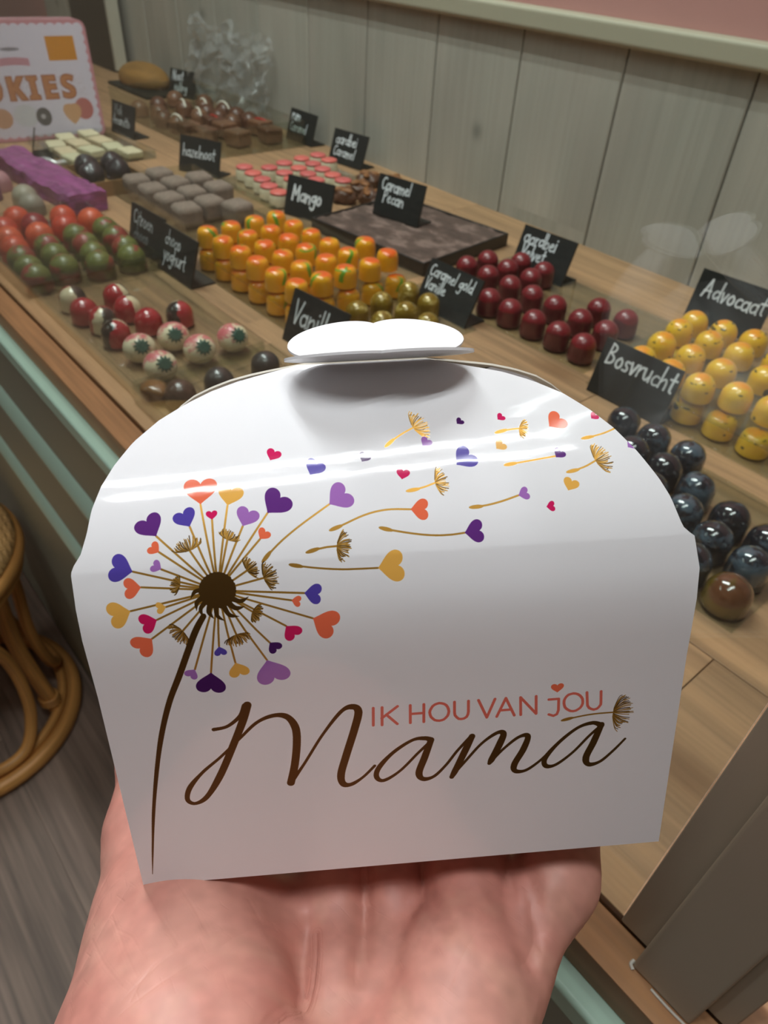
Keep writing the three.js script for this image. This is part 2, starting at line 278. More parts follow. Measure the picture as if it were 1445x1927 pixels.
const MAMA = [[[-420,457,8],[-389,463,7],[-359,487,8],[-343,515,13]],[[-338,517,16],[-352,477,16],[-378,418,15],[-420,329,15],[-459,267,11],[-489,248,8],[-506,261,10],[-496,296,11],[-461,338,7],[-414,379,6],[-366,426,6],[-323,467,7],[-284,483,9],[-254,477,13],[-238,447,16],[-238,404,16],[-248,341,16],[-262,287,16]],[[-261,289,10],[-227,339,6],[-179,418,6],[-132,480,8],[-105,491,13],[-93,476,16],[-104,430,16],[-128,354,16],[-143,301,16],[-140,272,14],[-121,268,9],[-92,287,6],[-63,318,6]],[[71,381,13],[56,387,10],[27,384,7],[-18,353,8],[-53,312,11],[-60,284,11],[-43,272,8],[-4,297,6],[42,348,6],[71,377,8]],[[71,381,13],[55,331,15],[41,287,15],[50,267,11],[76,272,7],[105,303,6],[133,344,6],[163,380,8]],[[167,382,13],[151,342,15],[129,288,14],[119,266,10]],[[119,268,7],[149,307,6],[189,358,6],[225,386,8],[241,383,13],[233,354,15],[216,313,14],[209,298,8]],[[210,300,7],[242,338,6],[277,369,7],[299,370,12],[290,333,14],[270,290,14],[272,269,11],[297,268,7],[329,292,6],[359,326,6]],[[473,385,13],[452,394,9],[417,383,7],[375,345,8],[344,301,11],[346,277,11],[370,278,7],[409,311,6],[447,358,6],[471,382,8]],[[473,387,13],[458,337,15],[443,293,15],[451,271,11],[478,277,7],[508,307,6],[534,340,5]]];
const WORDS = [[[-61,435],[-59,483]],[[-41,434],[-39,483]],[[-4,483],[-41,453]],[[-30,462],[-6,434]],[[24,434],[25,483]],[[55,434],[56,483]],[[25,459],[55,459]],[[113,458],[112,465],[110,471],[107,476],[102,480],[97,482],[91,483],[86,482],[81,480],[76,476],[73,471],[70,465],[69,459],[70,452],[72,446],[76,441],[80,437],[85,435],[91,434],[97,435],[102,437],[106,441],[110,446],[112,452],[113,458]],[[126,483],[126,454],[126,454],[127,446],[131,440],[136,435],[142,434],[148,435],[154,439],[157,446],[158,453],[158,453],[158,483]],[[181,483],[201,433],[219,483]],[[224,433],[244,483],[265,433]],[[232,450],[257,450]],[[280,433],[278,482],[316,433],[314,482]],[[344,470],[367,470],[368,438],[365,427],[357,423],[346,428]],[[424,457],[423,464],[420,470],[416,475],[411,479],[406,481],[400,482],[395,481],[389,479],[385,475],[382,470],[380,464],[380,457],[381,451],[383,445],[387,440],[392,436],[397,433],[403,432],[409,433],[414,436],[419,440],[422,445],[424,451],[424,457]],[[432,482],[435,452],[435,452],[436,445],[440,438],[446,434],[452,432],[459,434],[463,438],[467,445],[467,452],[467,452],[465,482]]];const INK = { PU: '#63307f', OR: '#f0714e', LI: '#a56fbb', IN: '#5546a6', YE: '#ecb355', MA: '#d3205f', DP: '#481c5e' };
const BROWN = '#5c4119', GOLD = '#c2923c';
const FLAT = 1350;                                        // the print sheet is 135 mm square
// one drawing, twice: the coloured print, and where its ink is gold foil (green = roughness, blue = metal)
const printSheet = (foil) => drawn(2048, 2048, (c, W, H) => {
  const ink = (color, gold) => (foil ? (gold ? 'rgb(0,115,165)' : PAPER) : color), PAPER = 'rgb(0,18,0)';
  const k = W / FLAT, X = (x) => (x + FLAT / 2) * k, Y = (s) => H - s * k, r = mulberry(5);
  c.fillStyle = ink('#f1f1f3', false); c.fillRect(0, 0, W, H);
  c.lineCap = 'round'; c.lineJoin = 'round';
  const curve = (pts, w, color) => { c.strokeStyle = color; c.lineWidth = w * k; c.beginPath(); c.moveTo(X(pts[0][0]), Y(pts[0][1])); for (let i = 1; i < pts.length - 1; i++) { const a = pts[i], b = pts[i + 1]; c.quadraticCurveTo(X(a[0]), Y(a[1]), X((a[0] + b[0]) / 2), Y((a[1] + b[1]) / 2)); } const e = pts[pts.length - 1]; c.lineTo(X(e[0]), Y(e[1])); c.stroke(); };
  const stemInk = ink(GOLD, true);
  for (const s of STEMS) curve(s, 4.2, stemInk);
  for (const s of SEEDS) { curve(s, 4, stemInk); const [a, b] = s, d = Math.hypot(b[0] - a[0], b[1] - a[1]), u = [(b[0] - a[0]) / d, (b[1] - a[1]) / d]; c.fillStyle = stemInk; c.beginPath(); c.ellipse(X(a[0] + u[0] * 12), Y(a[1] + u[1] * 12), 16 * k, 4.4 * k, Math.atan2(-u[1], u[0]), 0, 7); c.fill(); }
  for (const [ax, ay, bx, by] of TUFTS) {
    const dx = (bx - ax) * 1.18, dy = (by - ay) * 1.18, n = 40;
    for (let i = 0; i < n; i++) {
      const t = (i / (n - 1) - 0.5) * 2 + (r() - 0.5) * 0.12, a = t * 1.15, l = (0.82 + r() * 0.3) * (1 - 0.12 * t * t), ca = Math.cos(a), sa = Math.sin(a), ex = dx * ca * 0.95 - dy * sa * 1.35, ey = dx * sa * 1.35 + dy * ca * 0.95;
      const bxx = ax - dy * t * 0.55, byy = ay + dx * t * 0.55;
      curve([[mix(ax, bxx, 0.5), mix(ay, byy, 0.5)], [bxx + ex * 0.4, byy + ey * 0.35], [ax + ex * l + (r() - 0.5) * 5, ay + ey * l + (r() - 0.5) * 5]], 1.3 + r() * 1.1, ink(i % 3 ? GOLD : BROWN, true));
    }
  }
  const ribbon = (pts, ws, color) => { // a stroke of changing width
    c.fillStyle = color; const P = [], n = 14; for (let i = 0; i < pts.length - 1; i++) for (let j = 0; j < n; j++) { const t = j / n, p0 = pts[Math.max(0, i - 1)], p1 = pts[i], p2 = pts[i + 1], p3 = pts[Math.min(pts.length - 1, i + 2)]; const q = (d) => 0.5 * (2 * p1[d] + (p2[d] - p0[d]) * t + (2 * p0[d] - 5 * p1[d] + 4 * p2[d] - p3[d]) * t * t + (3 * p1[d] - p0[d] - 3 * p2[d] + p3[d]) * t * t * t); P.push([q(0), q(1), mix(ws[i], ws[i + 1], sm(t))]); }
    P.push([...pts[pts.length - 1], ws[ws.length - 1]]);
    for (const [x, y, w] of P) { c.beginPath(); c.arc(X(x), Y(y), w * k / 2, 0, 7); c.fill(); }
    for (let i = 0; i < P.length - 1; i++) { const [x, y, w] = P[i], [a, b, v] = P[i + 1]; c.strokeStyle = color; c.lineWidth = (w + v) / 2 * k; c.beginPath(); c.moveTo(X(x), Y(y)); c.lineTo(X(a), Y(b)); c.stroke(); }
  };
  ribbon(STALK, [12, 14, 14, 13, 12, 10, 8, 5, 1.5], ink(BROWN, true));
  { const [x, y, R] = DISC; c.fillStyle = ink(BROWN, true); c.beginPath(); for (let i = 0; i <= 60; i++) { const a = i / 60 * 6.2832, q = R * (1 + 0.03 * Math.sin(i * 2.9)); c.lineTo(X(x + Math.cos(a) * q), Y(y + Math.sin(a) * q)); } c.fill();
    for (const [a, l, w] of [[-2.75, 62, 9], [-2.1, 62, 10], [-1.75, 68, 8], [-1.3, 72, 9], [-0.95, 66, 10], [-0.6, 66, 9], [-2.45, 66, 8], [3.05, 58, 8]]) ribbon([[x + Math.cos(a) * 30, y + Math.sin(a) * 30], [x + Math.cos(a + 0.08) * l * 0.8, y + Math.sin(a + 0.08) * l * 0.8], [x + Math.cos(a + 0.32) * l, y + Math.sin(a + 0.32) * l]], [w * 1.4, w, 1], ink(BROWN, true)); }
  for (const l of MAMA) ribbon(l.map((p) => [p[0], p[1]]), l.map((p) => p[2] * 1.13), ink(BROWN, true));
  for (const l of WORDS) { c.strokeStyle = ink('#e2705f', false); c.lineWidth = 6.6 * k; c.beginPath(); l.forEach(([x, y], i) => (i ? c.lineTo(X(x), Y(y)) : c.moveTo(X(x), Y(y)))); c.stroke(); }
  for (const [tx, ty, fx, fy, hue] of HEARTS) {
    const L = Math.hypot(fx - tx, fy - ty) * 1.14, a = Math.atan2(-(fy - ty), fx - tx);
    c.save(); c.translate(X(tx), Y(ty)); c.rotate(a + Math.PI / 2); c.scale(L * k, L * k); c.fillStyle = ink(INK[hue], false);
    c.beginPath(); c.moveTo(0, 0); c.bezierCurveTo(-0.2, -0.22, -0.66, -0.42, -0.62, -0.76); c.bezierCurveTo(-0.58, -1.06, -0.14, -1.1, 0, -0.8); c.bezierCurveTo(0.14, -1.1, 0.58, -1.06, 0.62, -0.76); c.bezierCurveTo(0.66, -0.42, 0.2, -0.22, 0, 0); c.fill(); c.restore();
  }
}, !foil);
const boxPrint = printSheet(false), foilMap = printSheet(true);
const ripple = gray(512, 512, (u, v) => 0.5 + (fbm(u * 10, v * 60, 2, 3) - 0.5) * 0.6 + (fbm(u * 40, v * 90, 9, 2) - 0.5) * 0.25);
const cardFront = phy({ map: boxPrint, roughness: 1, metalness: 1, roughnessMap: foilMap, metalnessMap: foilMap, bumpMap: ripple, bumpScale: 0.00003, specularIntensity: 1 });
const cardWhite = std({ color: 0xf1f1f3, roughness: 0.22 });
const cardInside = std({ color: 0xb3a48e, roughness: 0.85 });
const cardEdge = std({ color: 0xe6e0d2, roughness: 0.8 });
const BOX = new THREE.Matrix4().makeBasis(new THREE.Vector3(0.57879, 0.06773, -0.81266), new THREE.Vector3(-0.29309, 0.94723, -0.1298), new THREE.Vector3(0.76098, 0.31331, 0.5681)).setPosition(-0.05128, 1.04709, -0.0619);
{
  const o = thing('gift_box', 'white card gift box printed with a heart dandelion and the word Mama', 'gift box');
  o.applyMatrix4(BOX);
  const D = 0.0745, FOOT = 0.0655;
  // profile of the front: straight, then curving back to the ridge; s is the length along it
  const prof = [[0, 0, 0]];
  { const C = [[0.064, 0], [0.082, 0], [0.098, -0.008], [0.1195, -0.036]]; let s = 0.064, py = 0.064, pz = 0; prof.push([0.032, 0, 0.032], [py, pz, s]); for (let i = 1; i <= 70; i++) { const t = i / 70, q = (d) => (1 - t) ** 3 * C[0][d] + 3 * t * (1 - t) ** 2 * C[1][d] + 3 * t * t * (1 - t) * C[2][d] + t ** 3 * C[3][d], y = q(0), z = q(1); s += Math.hypot(y - py, z - pz); py = y; pz = z; prof.push([y, z, s]); } }
  const at = (s) => { let i = 1; while (i < prof.length - 1 && prof[i][2] < s) i++; const a = prof[i - 1], b = prof[i], t = (s - a[2]) / (b[2] - a[2]); return [mix(a[0], b[0], t), mix(a[1], b[1], t)]; };
  const dir = (s) => { const a = at(Math.max(0, s - 0.0008)), b = at(s + 0.0008), l = Math.hypot(b[0] - a[0], b[1] - a[1]); return [(b[0] - a[0]) / l, (b[1] - a[1]) / l]; };
  const STOP = prof[prof.length - 1][2];
  const LEFT = [[0, 0.0652], [0.06, 0.0656], [0.0853, 0.0671], [0.087, 0.0664], [0.089, 0.065], [0.0934, 0.0637], [0.0985, 0.0628], [0.1037, 0.061], [0.1085, 0.0585], [0.1139, 0.0548], [0.1193, 0.0494], [0.1233, 0.0437], [0.1266, 0.0379], [0.129, 0.0319], [0.1308, 0.0259], [STOP, 0.0185]];
  const RIGHT = [[0, 0.0653], [0.06, 0.0656], [0.0839, 0.067], [0.0854, 0.065], [0.087, 0.0634], [0.09, 0.0625], [0.0936, 0.0615], [0.0979, 0.0596], [0.1044, 0.056], [0.1106, 0.0518], [0.1157, 0.0473], [0.1205, 0.0421], [0.1247, 0.0354], [0.1279, 0.0285], [0.13, 0.0212], [STOP, 0.012]];
  // the back panel is cut a little narrower towards its top
  const slim = (t, k) => t.map(([s, x]) => [s, x * mix(1, k, clamp((s - 0.085) / 0.02))]), LEFT_BACK = slim(LEFT, 0.93), RIGHT_BACK = slim(RIGHT, 0.985);
  const look = (t, s) => { let i = 1; while (i < t.length - 1 && t[i][0] < s) i++; const a = t[i - 1], b = t[i], q = clamp((s - a[0]) / (b[0] - a[0])); return mix(a[1], b[1], q); };
  // a bent sheet: outer face, inner face and cut edges
  function sheet(front, outer, inner, name) {
    const rows = []; for (let i = 0; i <= 12; i++) rows.push(0.0848 * i / 12); for (let s = 0.0856; s < STOP; s += 0.0012) rows.push(s); rows.push(STOP);
    const nx = 36, T = 0.00055, map = (x, s, d) => { const [y, z] = at(s), [ty, tz] = dir(s); const yy = y + tz * d, zz = z - ty * d; return [x, yy, front ? zz : -D - zz]; };
    const build = (d, flip) => {
      const pos = [], uv = [], idx = [];
      rows.forEach((s) => { const a = -look(front ? LEFT : LEFT_BACK, s), b = look(front ? RIGHT : RIGHT_BACK, s); for (let i = 0; i <= nx; i++) { const x = mix(a, b, i / nx); pos.push(...map(x, s, d)); uv.push(x * 1e4 / FLAT + 0.5, s * 1e4 / FLAT); } });
      for (let j = 0; j < rows.length - 1; j++) for (let i = 0; i < nx; i++) { const p = j * (nx + 1) + i, q = p + nx + 1; if (flip) idx.push(p, q, p + 1, p + 1, q, q + 1); else idx.push(p, p + 1, q, p + 1, q + 1, q); }
      const g = new THREE.BufferGeometry(); g.setAttribute('position', new THREE.Float32BufferAttribute(pos, 3)); g.setAttribute('uv', new THREE.Float32BufferAttribute(uv, 2)); g.setIndex(idx); g.computeVertexNormals(); return g;
    };
    const p = mesh(name, build(0, !front), outer, o);
    mesh('lining', build(T, front), inner, p);
    const pos = [], idx = []; const ring = [];
    rows.forEach((s) => ring.push([-look(front ? LEFT : LEFT_BACK, s), s])); for (let i = 1; i <= nx; i++) ring.push([mix(-look(front ? LEFT : LEFT_BACK, STOP), look(front ? RIGHT : RIGHT_BACK, STOP), i / nx), STOP]); [...rows].reverse().slice(1).forEach((s) => ring.push([look(front ? RIGHT : RIGHT_BACK, s), s]));
    ring.forEach(([x, s]) => { pos.push(...map(x, s, 0), ...map(x, s, T)); }); for (let i = 0; i < ring.length - 1; i++) idx.push(2 * i, 2 * i + 1, 2 * i + 2, 2 * i + 1, 2 * i + 3, 2 * i + 2);
    const g = new THREE.BufferGeometry(); g.setAttribute('position', new THREE.Float32BufferAttribute(pos, 3)); g.setIndex(idx); g.computeVertexNormals(); mesh('cut_edge', g, cardEdge, p);
  }
  sheet(true, cardFront, cardInside, 'front_panel');
  sheet(false, cardWhite, cardInside, 'back_panel');
  for (const side of [-1, 1]) {
    const T = side < 0 ? LEFT : RIGHT, TB = side < 0 ? LEFT_BACK : RIGHT_BACK;
    // body side with its hollowed upper part folded in between the two curved panels
    const rows = []; for (let i = 0; i <= 8; i++) rows.push(0.0842 * i / 8); for (let s = 0.0875; s < STOP - 0.004; s += 0.003) rows.push(s);
    const pos = [], idx = [], m = 12;
    rows.forEach((s) => { const [y, z] = at(s), xa = look(T, s), xb = look(TB, s), depth = clamp((s - 0.08) / 0.03); for (let j = 0; j <= m; j++) { const t = j / m, bow = Math.sin(Math.PI * t) * (0.0007 + 0.02 * depth), x = mix(xa, xb, t) - 0.002 * depth; pos.push(side * (x - 0.0004 - bow), y - 0.0002 - Math.sin(Math.PI * t) * 0.006 * depth, mix(z - 0.0006, -D - z + 0.0006, t)); } });
    for (let j = 0; j < rows.length - 1; j++) for (let i = 0; i < m; i++) { const p = j * (m + 1) + i, q = p + m + 1; if (side > 0) idx.push(p, p + 1, q, p + 1, q + 1, q); else idx.push(p, q, p + 1, p + 1, q, q + 1); }
    const g = new THREE.BufferGeometry(); g.setAttribute('position', new THREE.Float32BufferAttribute(pos, 3)); g.setIndex(idx); g.computeVertexNormals();
    mesh('side_panel', g, cardWhite, o);
  }
  mesh('bottom_panel', boxGeo(-FOOT + 0.0005, FOOT - 0.0005, 0, 0.0006, -D + 0.0003, -0.0003), cardWhite, o);
  // two rounded wings that form the carrying handle
  const wing = () => { const s = new THREE.Shape(), w = 0.0215; s.moveTo(-0.012, 0); s.lineTo(0.012, 0); s.quadraticCurveTo(0.02, 0.0005, w, 0.006); s.bezierCurveTo(w + 0.001, 0.013, 0.013, 0.0185, 0.006, 0.0186); s.quadraticCurveTo(0.002, 0.0185, 0, 0.0168); s.quadraticCurveTo(-0.002, 0.0185, -0.006, 0.0186); s.bezierCurveTo(-0.013, 0.0185, -w - 0.001, 0.013, -w, 0.006); s.quadraticCurveTo(-0.02, 0.0005, -0.012, 0); const g = new THREE.ExtrudeGeometry(s, { depth: 0.0006, bevelEnabled: false, curveSegments: 14 }); return g; };
  for (const f of [1, -1]) {
    const g = wing(); if (f > 0) g.scale(1, 0.84, 1); g.translate(0, 0, -0.0003); g.rotateX(Math.PI / 2); // lies flat, tip toward +z
    if (f < 0) g.rotateY(Math.PI);
    const p = mesh('handle_wing', g, f > 0 ? cardWhite : cardWhite, o); p.rotation.x = f > 0 ? -0.27 : 0.33; p.position.set(0.0005, 0.1202, -0.037 + f * 0.001);
  }
}

// ---------------------------------------------------------------- the hand under the box, in the box's own axes
{
  // bones: x, y, z, radius in millimetres
  const chain = [
    [[-42, -66, 260, 30], [-37, -55, 170, 28], [-32, -46, 115, 28], [-27, -42, 85, 28]],                                 // forearm, wrist
    [[-27, -42, 85, 28], [-46, -32, 58, 29], [-55, -28, 26, 28.5], [-59, -25, -4, 24.5], [-70, -18, -33, 16], [-76, -9, -60, 12], [-74, 3, -82, 9.5]], // thumb and its ball
    [[-18, -46, 80, 24], [-22, -39, 42, 19], [-19.5, -33, 10, 11.5], [-18.5, -24.5, -14, 8.8], [-12, -12.5, -45, 9.5], [-7, -12, -72, 8.6], [-5, -13, -88, 7.6]], // index
    [[-14, -46, 80, 24], [-10, -40, 42, 18.5], [-5, -33, 10, 10.8], [-2.5, -24, -14, 8.6], [6, -12.8, -48, 9.6], [11, -12.2, -78, 8.6], [13, -13, -96, 7.6]],  // middle
    [[-10, -46, 80, 24], [-2, -38, 42, 19], [11.5, -27, 13, 15], [17, -21.5, -10, 10.2], [28, -12.4, -44, 9.4], [36, -12, -70, 8.4], [39, -13, -86, 7.4]],    // ring
    [[-10, -46, 80, 24], [0, -40, 45, 17], [22, -33, 8, 12], [42, -22, -10, 10.8], [57, -11.5, -36, 8.8], [65, -10.5, -58, 7.6], [68, -11, -72, 6.8]], // little finger
    [[-58, -34, 14, 16], [-42, -31, -5, 14.5], [-31, -34, -8, 13.5], [-18, -41, -6, 12], [8, -41, -4, 12], [22, -37, -6, 11], [34, -31, -10, 10]],                       // web across the palm
  ];
  const caps = []; chain.forEach((b, f) => { for (let i = 0; i < b.length - 1; i++) caps.push([f, ...b[i].map((v) => v / 1000), ...b[i + 1].map((v) => v / 1000), i]); });
  const capsule = (c, x, y, z) => { const [, ax, ay, az, ar, bx, by, bz, br] = c, dx = bx - ax, dy = by - ay, dz = bz - az, t = clamp(((x - ax) * dx + (y - ay) * dy + (z - az) * dz) / (dx * dx + dy * dy + dz * dz)); return Math.hypot(x - ax - dx * t, y - ay - dy * t, z - az - dz * t) - mix(ar, br, t); };
  const smin = (a, b, k) => { const h = Math.max(k - Math.abs(a - b), 0) / k; return Math.min(a, b) - h * h * k * 0.25; };
  const FOLDS = [[[[-262, 0], [-268, 110], [-276, 180], [-300, 260], [-330, 360], [-340, 520]], 24, 0.0019], [[[-104, -160], [-118, 0], [-140, 130]], 20, 0.0014], [[[50, -140], [66, 0], [90, 100]], 20, 0.0014], [[[330, -180], [335, -40], [330, 60], [290, 130]], 22, 0.0016]];
  const field = (x, y, z) => {
    const per = [1, 1, 1, 1, 1, 1, 1];
    for (const c of caps) { const d = capsule(c, x, y, z); per[c[0]] = per[c[0]] === 1 ? d : smin(per[c[0]], d, 0.008); }
    // fingers stay apart under the box and grow together in the palm
    const k = mix(0.0025, 0.018, clamp((z - 0.012) / 0.05)), kt = mix(0.003, 0.007, clamp((z - 0.005) / 0.04));
    let d = per[2]; for (const f of [3, 4, 5]) d = smin(d, per[f], k);
    d = smin(d, per[1], kt); d = smin(d, per[6], 0.006); d = smin(d, per[0], 0.024);
    // folds of the palm between the ball of the thumb, the palm and the finger roots
    let groove = 0; for (const [l, w, h] of FOLDS) for (let i = 0; i < l.length - 1; i++) { const [ax, az] = l[i], [bx, bz] = l[i + 1], t = clamp(((x * 1e4 - ax) * (bx - ax) + (z * 1e4 - az) * (bz - az)) / ((bx - ax) ** 2 + (bz - az) ** 2)), e = Math.hypot(x * 1e4 - ax - (bx - ax) * t, z * 1e4 - az - (bz - az) * t) / w; if (e < 2.5) groove = Math.max(groove, h * Math.exp(-e * e)); }
    if (y > -0.05) d += groove;
    return d + (fbm(x * 260, y * 260, z * 260, 2) - 0.5) * 0.0006;
  };
  const cell = 0.0021, lo = [-0.1, -0.105, -0.11], n = [Math.ceil(0.185 / cell), Math.ceil(0.125 / cell), Math.ceil(0.33 / cell)];
  const [nx, ny, nz] = n, F = new Float32Array(nx * ny * nz), id = (i, j, k) => i + nx * (j + ny * k);
  for (let k = 0; k < nz; k++) for (let j = 0; j < ny; j++) for (let i = 0; i < nx; i++) F[id(i, j, k)] = field(lo[0] + i * cell, lo[1] + j * cell, lo[2] + k * cell);
  const vert = new Int32Array(nx * ny * nz).fill(-1), pos = [], idx = [];
  for (let k = 0; k < nz - 1; k++) for (let j = 0; j < ny - 1; j++) for (let i = 0; i < nx - 1; i++) {
    let sx = 0, sy = 0, sz = 0, c = 0;
    const g = (a, b, d) => F[id(i + a, j + b, k + d)];
    for (const [a, b] of [[[0, 0, 0], [1, 0, 0]], [[0, 1, 0], [1, 1, 0]], [[0, 0, 1], [1, 0, 1]], [[0, 1, 1], [1, 1, 1]], [[0, 0, 0], [0, 1, 0]], [[1, 0, 0], [1, 1, 0]], [[0, 0, 1], [0, 1, 1]], [[1, 0, 1], [1, 1, 1]], [[0, 0, 0], [0, 0, 1]], [[1, 0, 0], [1, 0, 1]], [[0, 1, 0], [0, 1, 1]], [[1, 1, 0], [1, 1, 1]]]) {
      const fa = g(...a), fb = g(...b); if ((fa < 0) === (fb < 0)) continue; const t = fa / (fa - fb); sx += a[0] + (b[0] - a[0]) * t; sy += a[1] + (b[1] - a[1]) * t; sz += a[2] + (b[2] - a[2]) * t; c++;
    }
    if (c) { vert[id(i, j, k)] = pos.length / 3; pos.push(lo[0] + (i + sx / c) * cell, lo[1] + (j + sy / c) * cell, lo[2] + (k + sz / c) * cell); }
  }
  const quad = (a, b, c, d, flip) => { if (a < 0 || b < 0 || c < 0 || d < 0) return; if (flip) idx.push(a, c, b, a, d, c); else idx.push(a, b, c, a, c, d); };
  for (let k = 1; k < nz - 1; k++) for (let j = 1; j < ny - 1; j++) for (let i = 1; i < nx - 1; i++) {
    const f = F[id(i, j, k)];
    if ((f < 0) !== (F[id(i + 1, j, k)] < 0)) quad(vert[id(i, j - 1, k - 1)], vert[id(i, j, k - 1)], vert[id(i, j, k)], vert[id(i, j - 1, k)], f >= 0);
    if ((f < 0) !== (F[id(i, j + 1, k)] < 0)) quad(vert[id(i - 1, j, k - 1)], vert[id(i - 1, j, k)], vert[id(i, j, k)], vert[id(i, j, k - 1)], f >= 0);
    if ((f < 0) !== (F[id(i, j, k + 1)] < 0)) quad(vert[id(i - 1, j - 1, k)], vert[id(i, j - 1, k)], vert[id(i, j, k)], vert[id(i - 1, j, k)], f >= 0);
  }
  const g = new THREE.BufferGeometry(); g.setAttribute('position', new THREE.Float32BufferAttribute(pos, 3)); g.setIndex(idx);
  const nor = [], uv = []; for (let i = 0; i < pos.length; i += 3) { const [x, y, z] = [pos[i], pos[i + 1], pos[i + 2]], e = 0.0012; const v = new THREE.Vector3(field(x + e, y, z) - field(x - e, y, z), field(x, y + e, z) - field(x, y - e, z), field(x, y, z + e) - field(x, y, z - e)).normalize(); nor.push(v.x, v.y, v.z); uv.push((x + 0.1 + y * 0.25) / 0.2, (z + 0.11 - y * 0.25) / 0.4); }
  g.setAttribute('normal', new THREE.Float32BufferAttribute(nor, 3)); g.setAttribute('uv', new THREE.Float32BufferAttribute(uv, 2));
  // creases of the palm: x, z in tenths of a millimetre
  const CREASE = [[[-781,158],[-731,67],[-674,-27]],[[-707,42],[-639,141],[-578,224]],[[-765,77],[-685,167],[-609,238]],[[-601,272],[-522,188],[-439,115]],[[-642,-31],[-570,69],[-505,153]],[[-549,-22],[-499,48],[-449,127]],[[-395,8],[-341,118],[-298,209]],[[-818,-12],[-765,-121],[-725,-150]],[[-888,-126],[-867,-280],[-811,-342]],[[-544,198],[-569,242],[-578,274]],[[-677,85],[-627,116],[-570,184]],[[-820,60],[-770,-30],[-700,-80]],[[-600,300],[-500,230],[-420,160],[-360,60]],[[60,250],[160,120],[230,60]],[[230,190],[280,120],[300,40]]];
  const DEEP = [[[-269,50],[-268,110],[-276,180],[-300,260],[-325,330]]];
  const CW = 1024, CH = 2048, ux = (x) => (x / 1e4 + 0.1 - 0.002) / 0.2 * CW, vz = (z) => CH - (z / 1e4 + 0.11 + 0.002) / 0.4 * CH;
  const crease = drawn(CW, CH, (c) => {
    const r = mulberry(77); c.fillStyle = '#c8c8c8'; c.fillRect(0, 0, CW, CH); c.lineCap = 'round';
    for (let i = 0; i < 2600; i++) { const x = r() * CW, y = r() * CH, a = -0.9 + (r() - 0.5) * 0.7, l = 6 + r() * 18; c.strokeStyle = `rgba(90,90,90,${0.05 + r() * 0.1})`; c.lineWidth = 0.8 + r(); c.beginPath(); c.moveTo(x, y); c.lineTo(x + Math.cos(a) * l, y + Math.sin(a) * l); c.stroke(); }
    const run = (l, w, s) => { c.strokeStyle = s; c.lineWidth = w; c.beginPath(); l.forEach(([x, z], i) => (i ? c.lineTo(ux(x), vz(z)) : c.moveTo(ux(x), vz(z)))); c.stroke(); };
    for (const l of CREASE) { run(l, 10, 'rgba(70,70,70,0.05)'); run(l, 5, 'rgba(60,60,60,0.06)'); run(l, 2.4, 'rgba(40,40,40,0.08)'); }
    for (const l of DEEP) { run(l, 18, 'rgba(60,60,60,0.2)'); run(l, 9, 'rgba(40,40,40,0.3)'); run(l, 4, 'rgba(0,0,0,0.5)'); }
  }, false);
  const skinMap = pixels(512, 1024, (u, v) => {
    const a = fbm(u * 8, v * 16, 3, 4), b = fbm(u * 22, v * 44, 12, 3), c = fbm(u * 70, v * 140, 22, 2);
    let col = mixc([214, 154, 138], [206, 138, 124], step(0.3, 0.7, a)); col = mixc(col, [216, 164, 142], step(0.5, 0.75, b) * 0.35); const k = 0.97 + (c - 0.5) * 0.1; return [col[0] * k, col[1] * k, col[2] * k];
  });
  const skin = phy({ map: skinMap, roughness: 0.5, bumpMap: crease, bumpScale: 0.0007, sheen: 0.15, sheenRoughness: 0.5, sheenColor: new THREE.Color(0xffb0a0) });
  const hand = mesh('hand', g, skin, scene); hand.applyMatrix4(BOX);
  // dark sleeve further up the forearm
  const cuff = new THREE.TubeGeometry(new THREE.CatmullRomCurve3([[-0.034, -0.051, 0.14], [-0.037, -0.056, 0.18], [-0.041, -0.064, 0.24], [-0.046, -0.074, 0.32]].map((p) => new THREE.Vector3(...p))), 30, 0.037, 28); { const p = cuff.attributes.position, nn = cuff.attributes.normal; for (let i = 0; i < p.count; i++) { const d = (fbm(p.getX(i) * 40, p.getY(i) * 40, p.getZ(i) * 90, 3) - 0.5) * 0.008; p.setXYZ(i, p.getX(i) + nn.getX(i) * d, p.getY(i) + nn.getY(i) * d, p.getZ(i)); } cuff.computeVertexNormals(); }
  const sleeve = mesh('sleeve', cuff, std({ color: 0x1d1d20, roughness: 0.95, side: THREE.DoubleSide }), hand); sleeve.userData.label = 'black knitted sleeve';
  hand.userData = { label: 'open palm-up hand of a person carrying the white gift box', category: 'hand' };
}

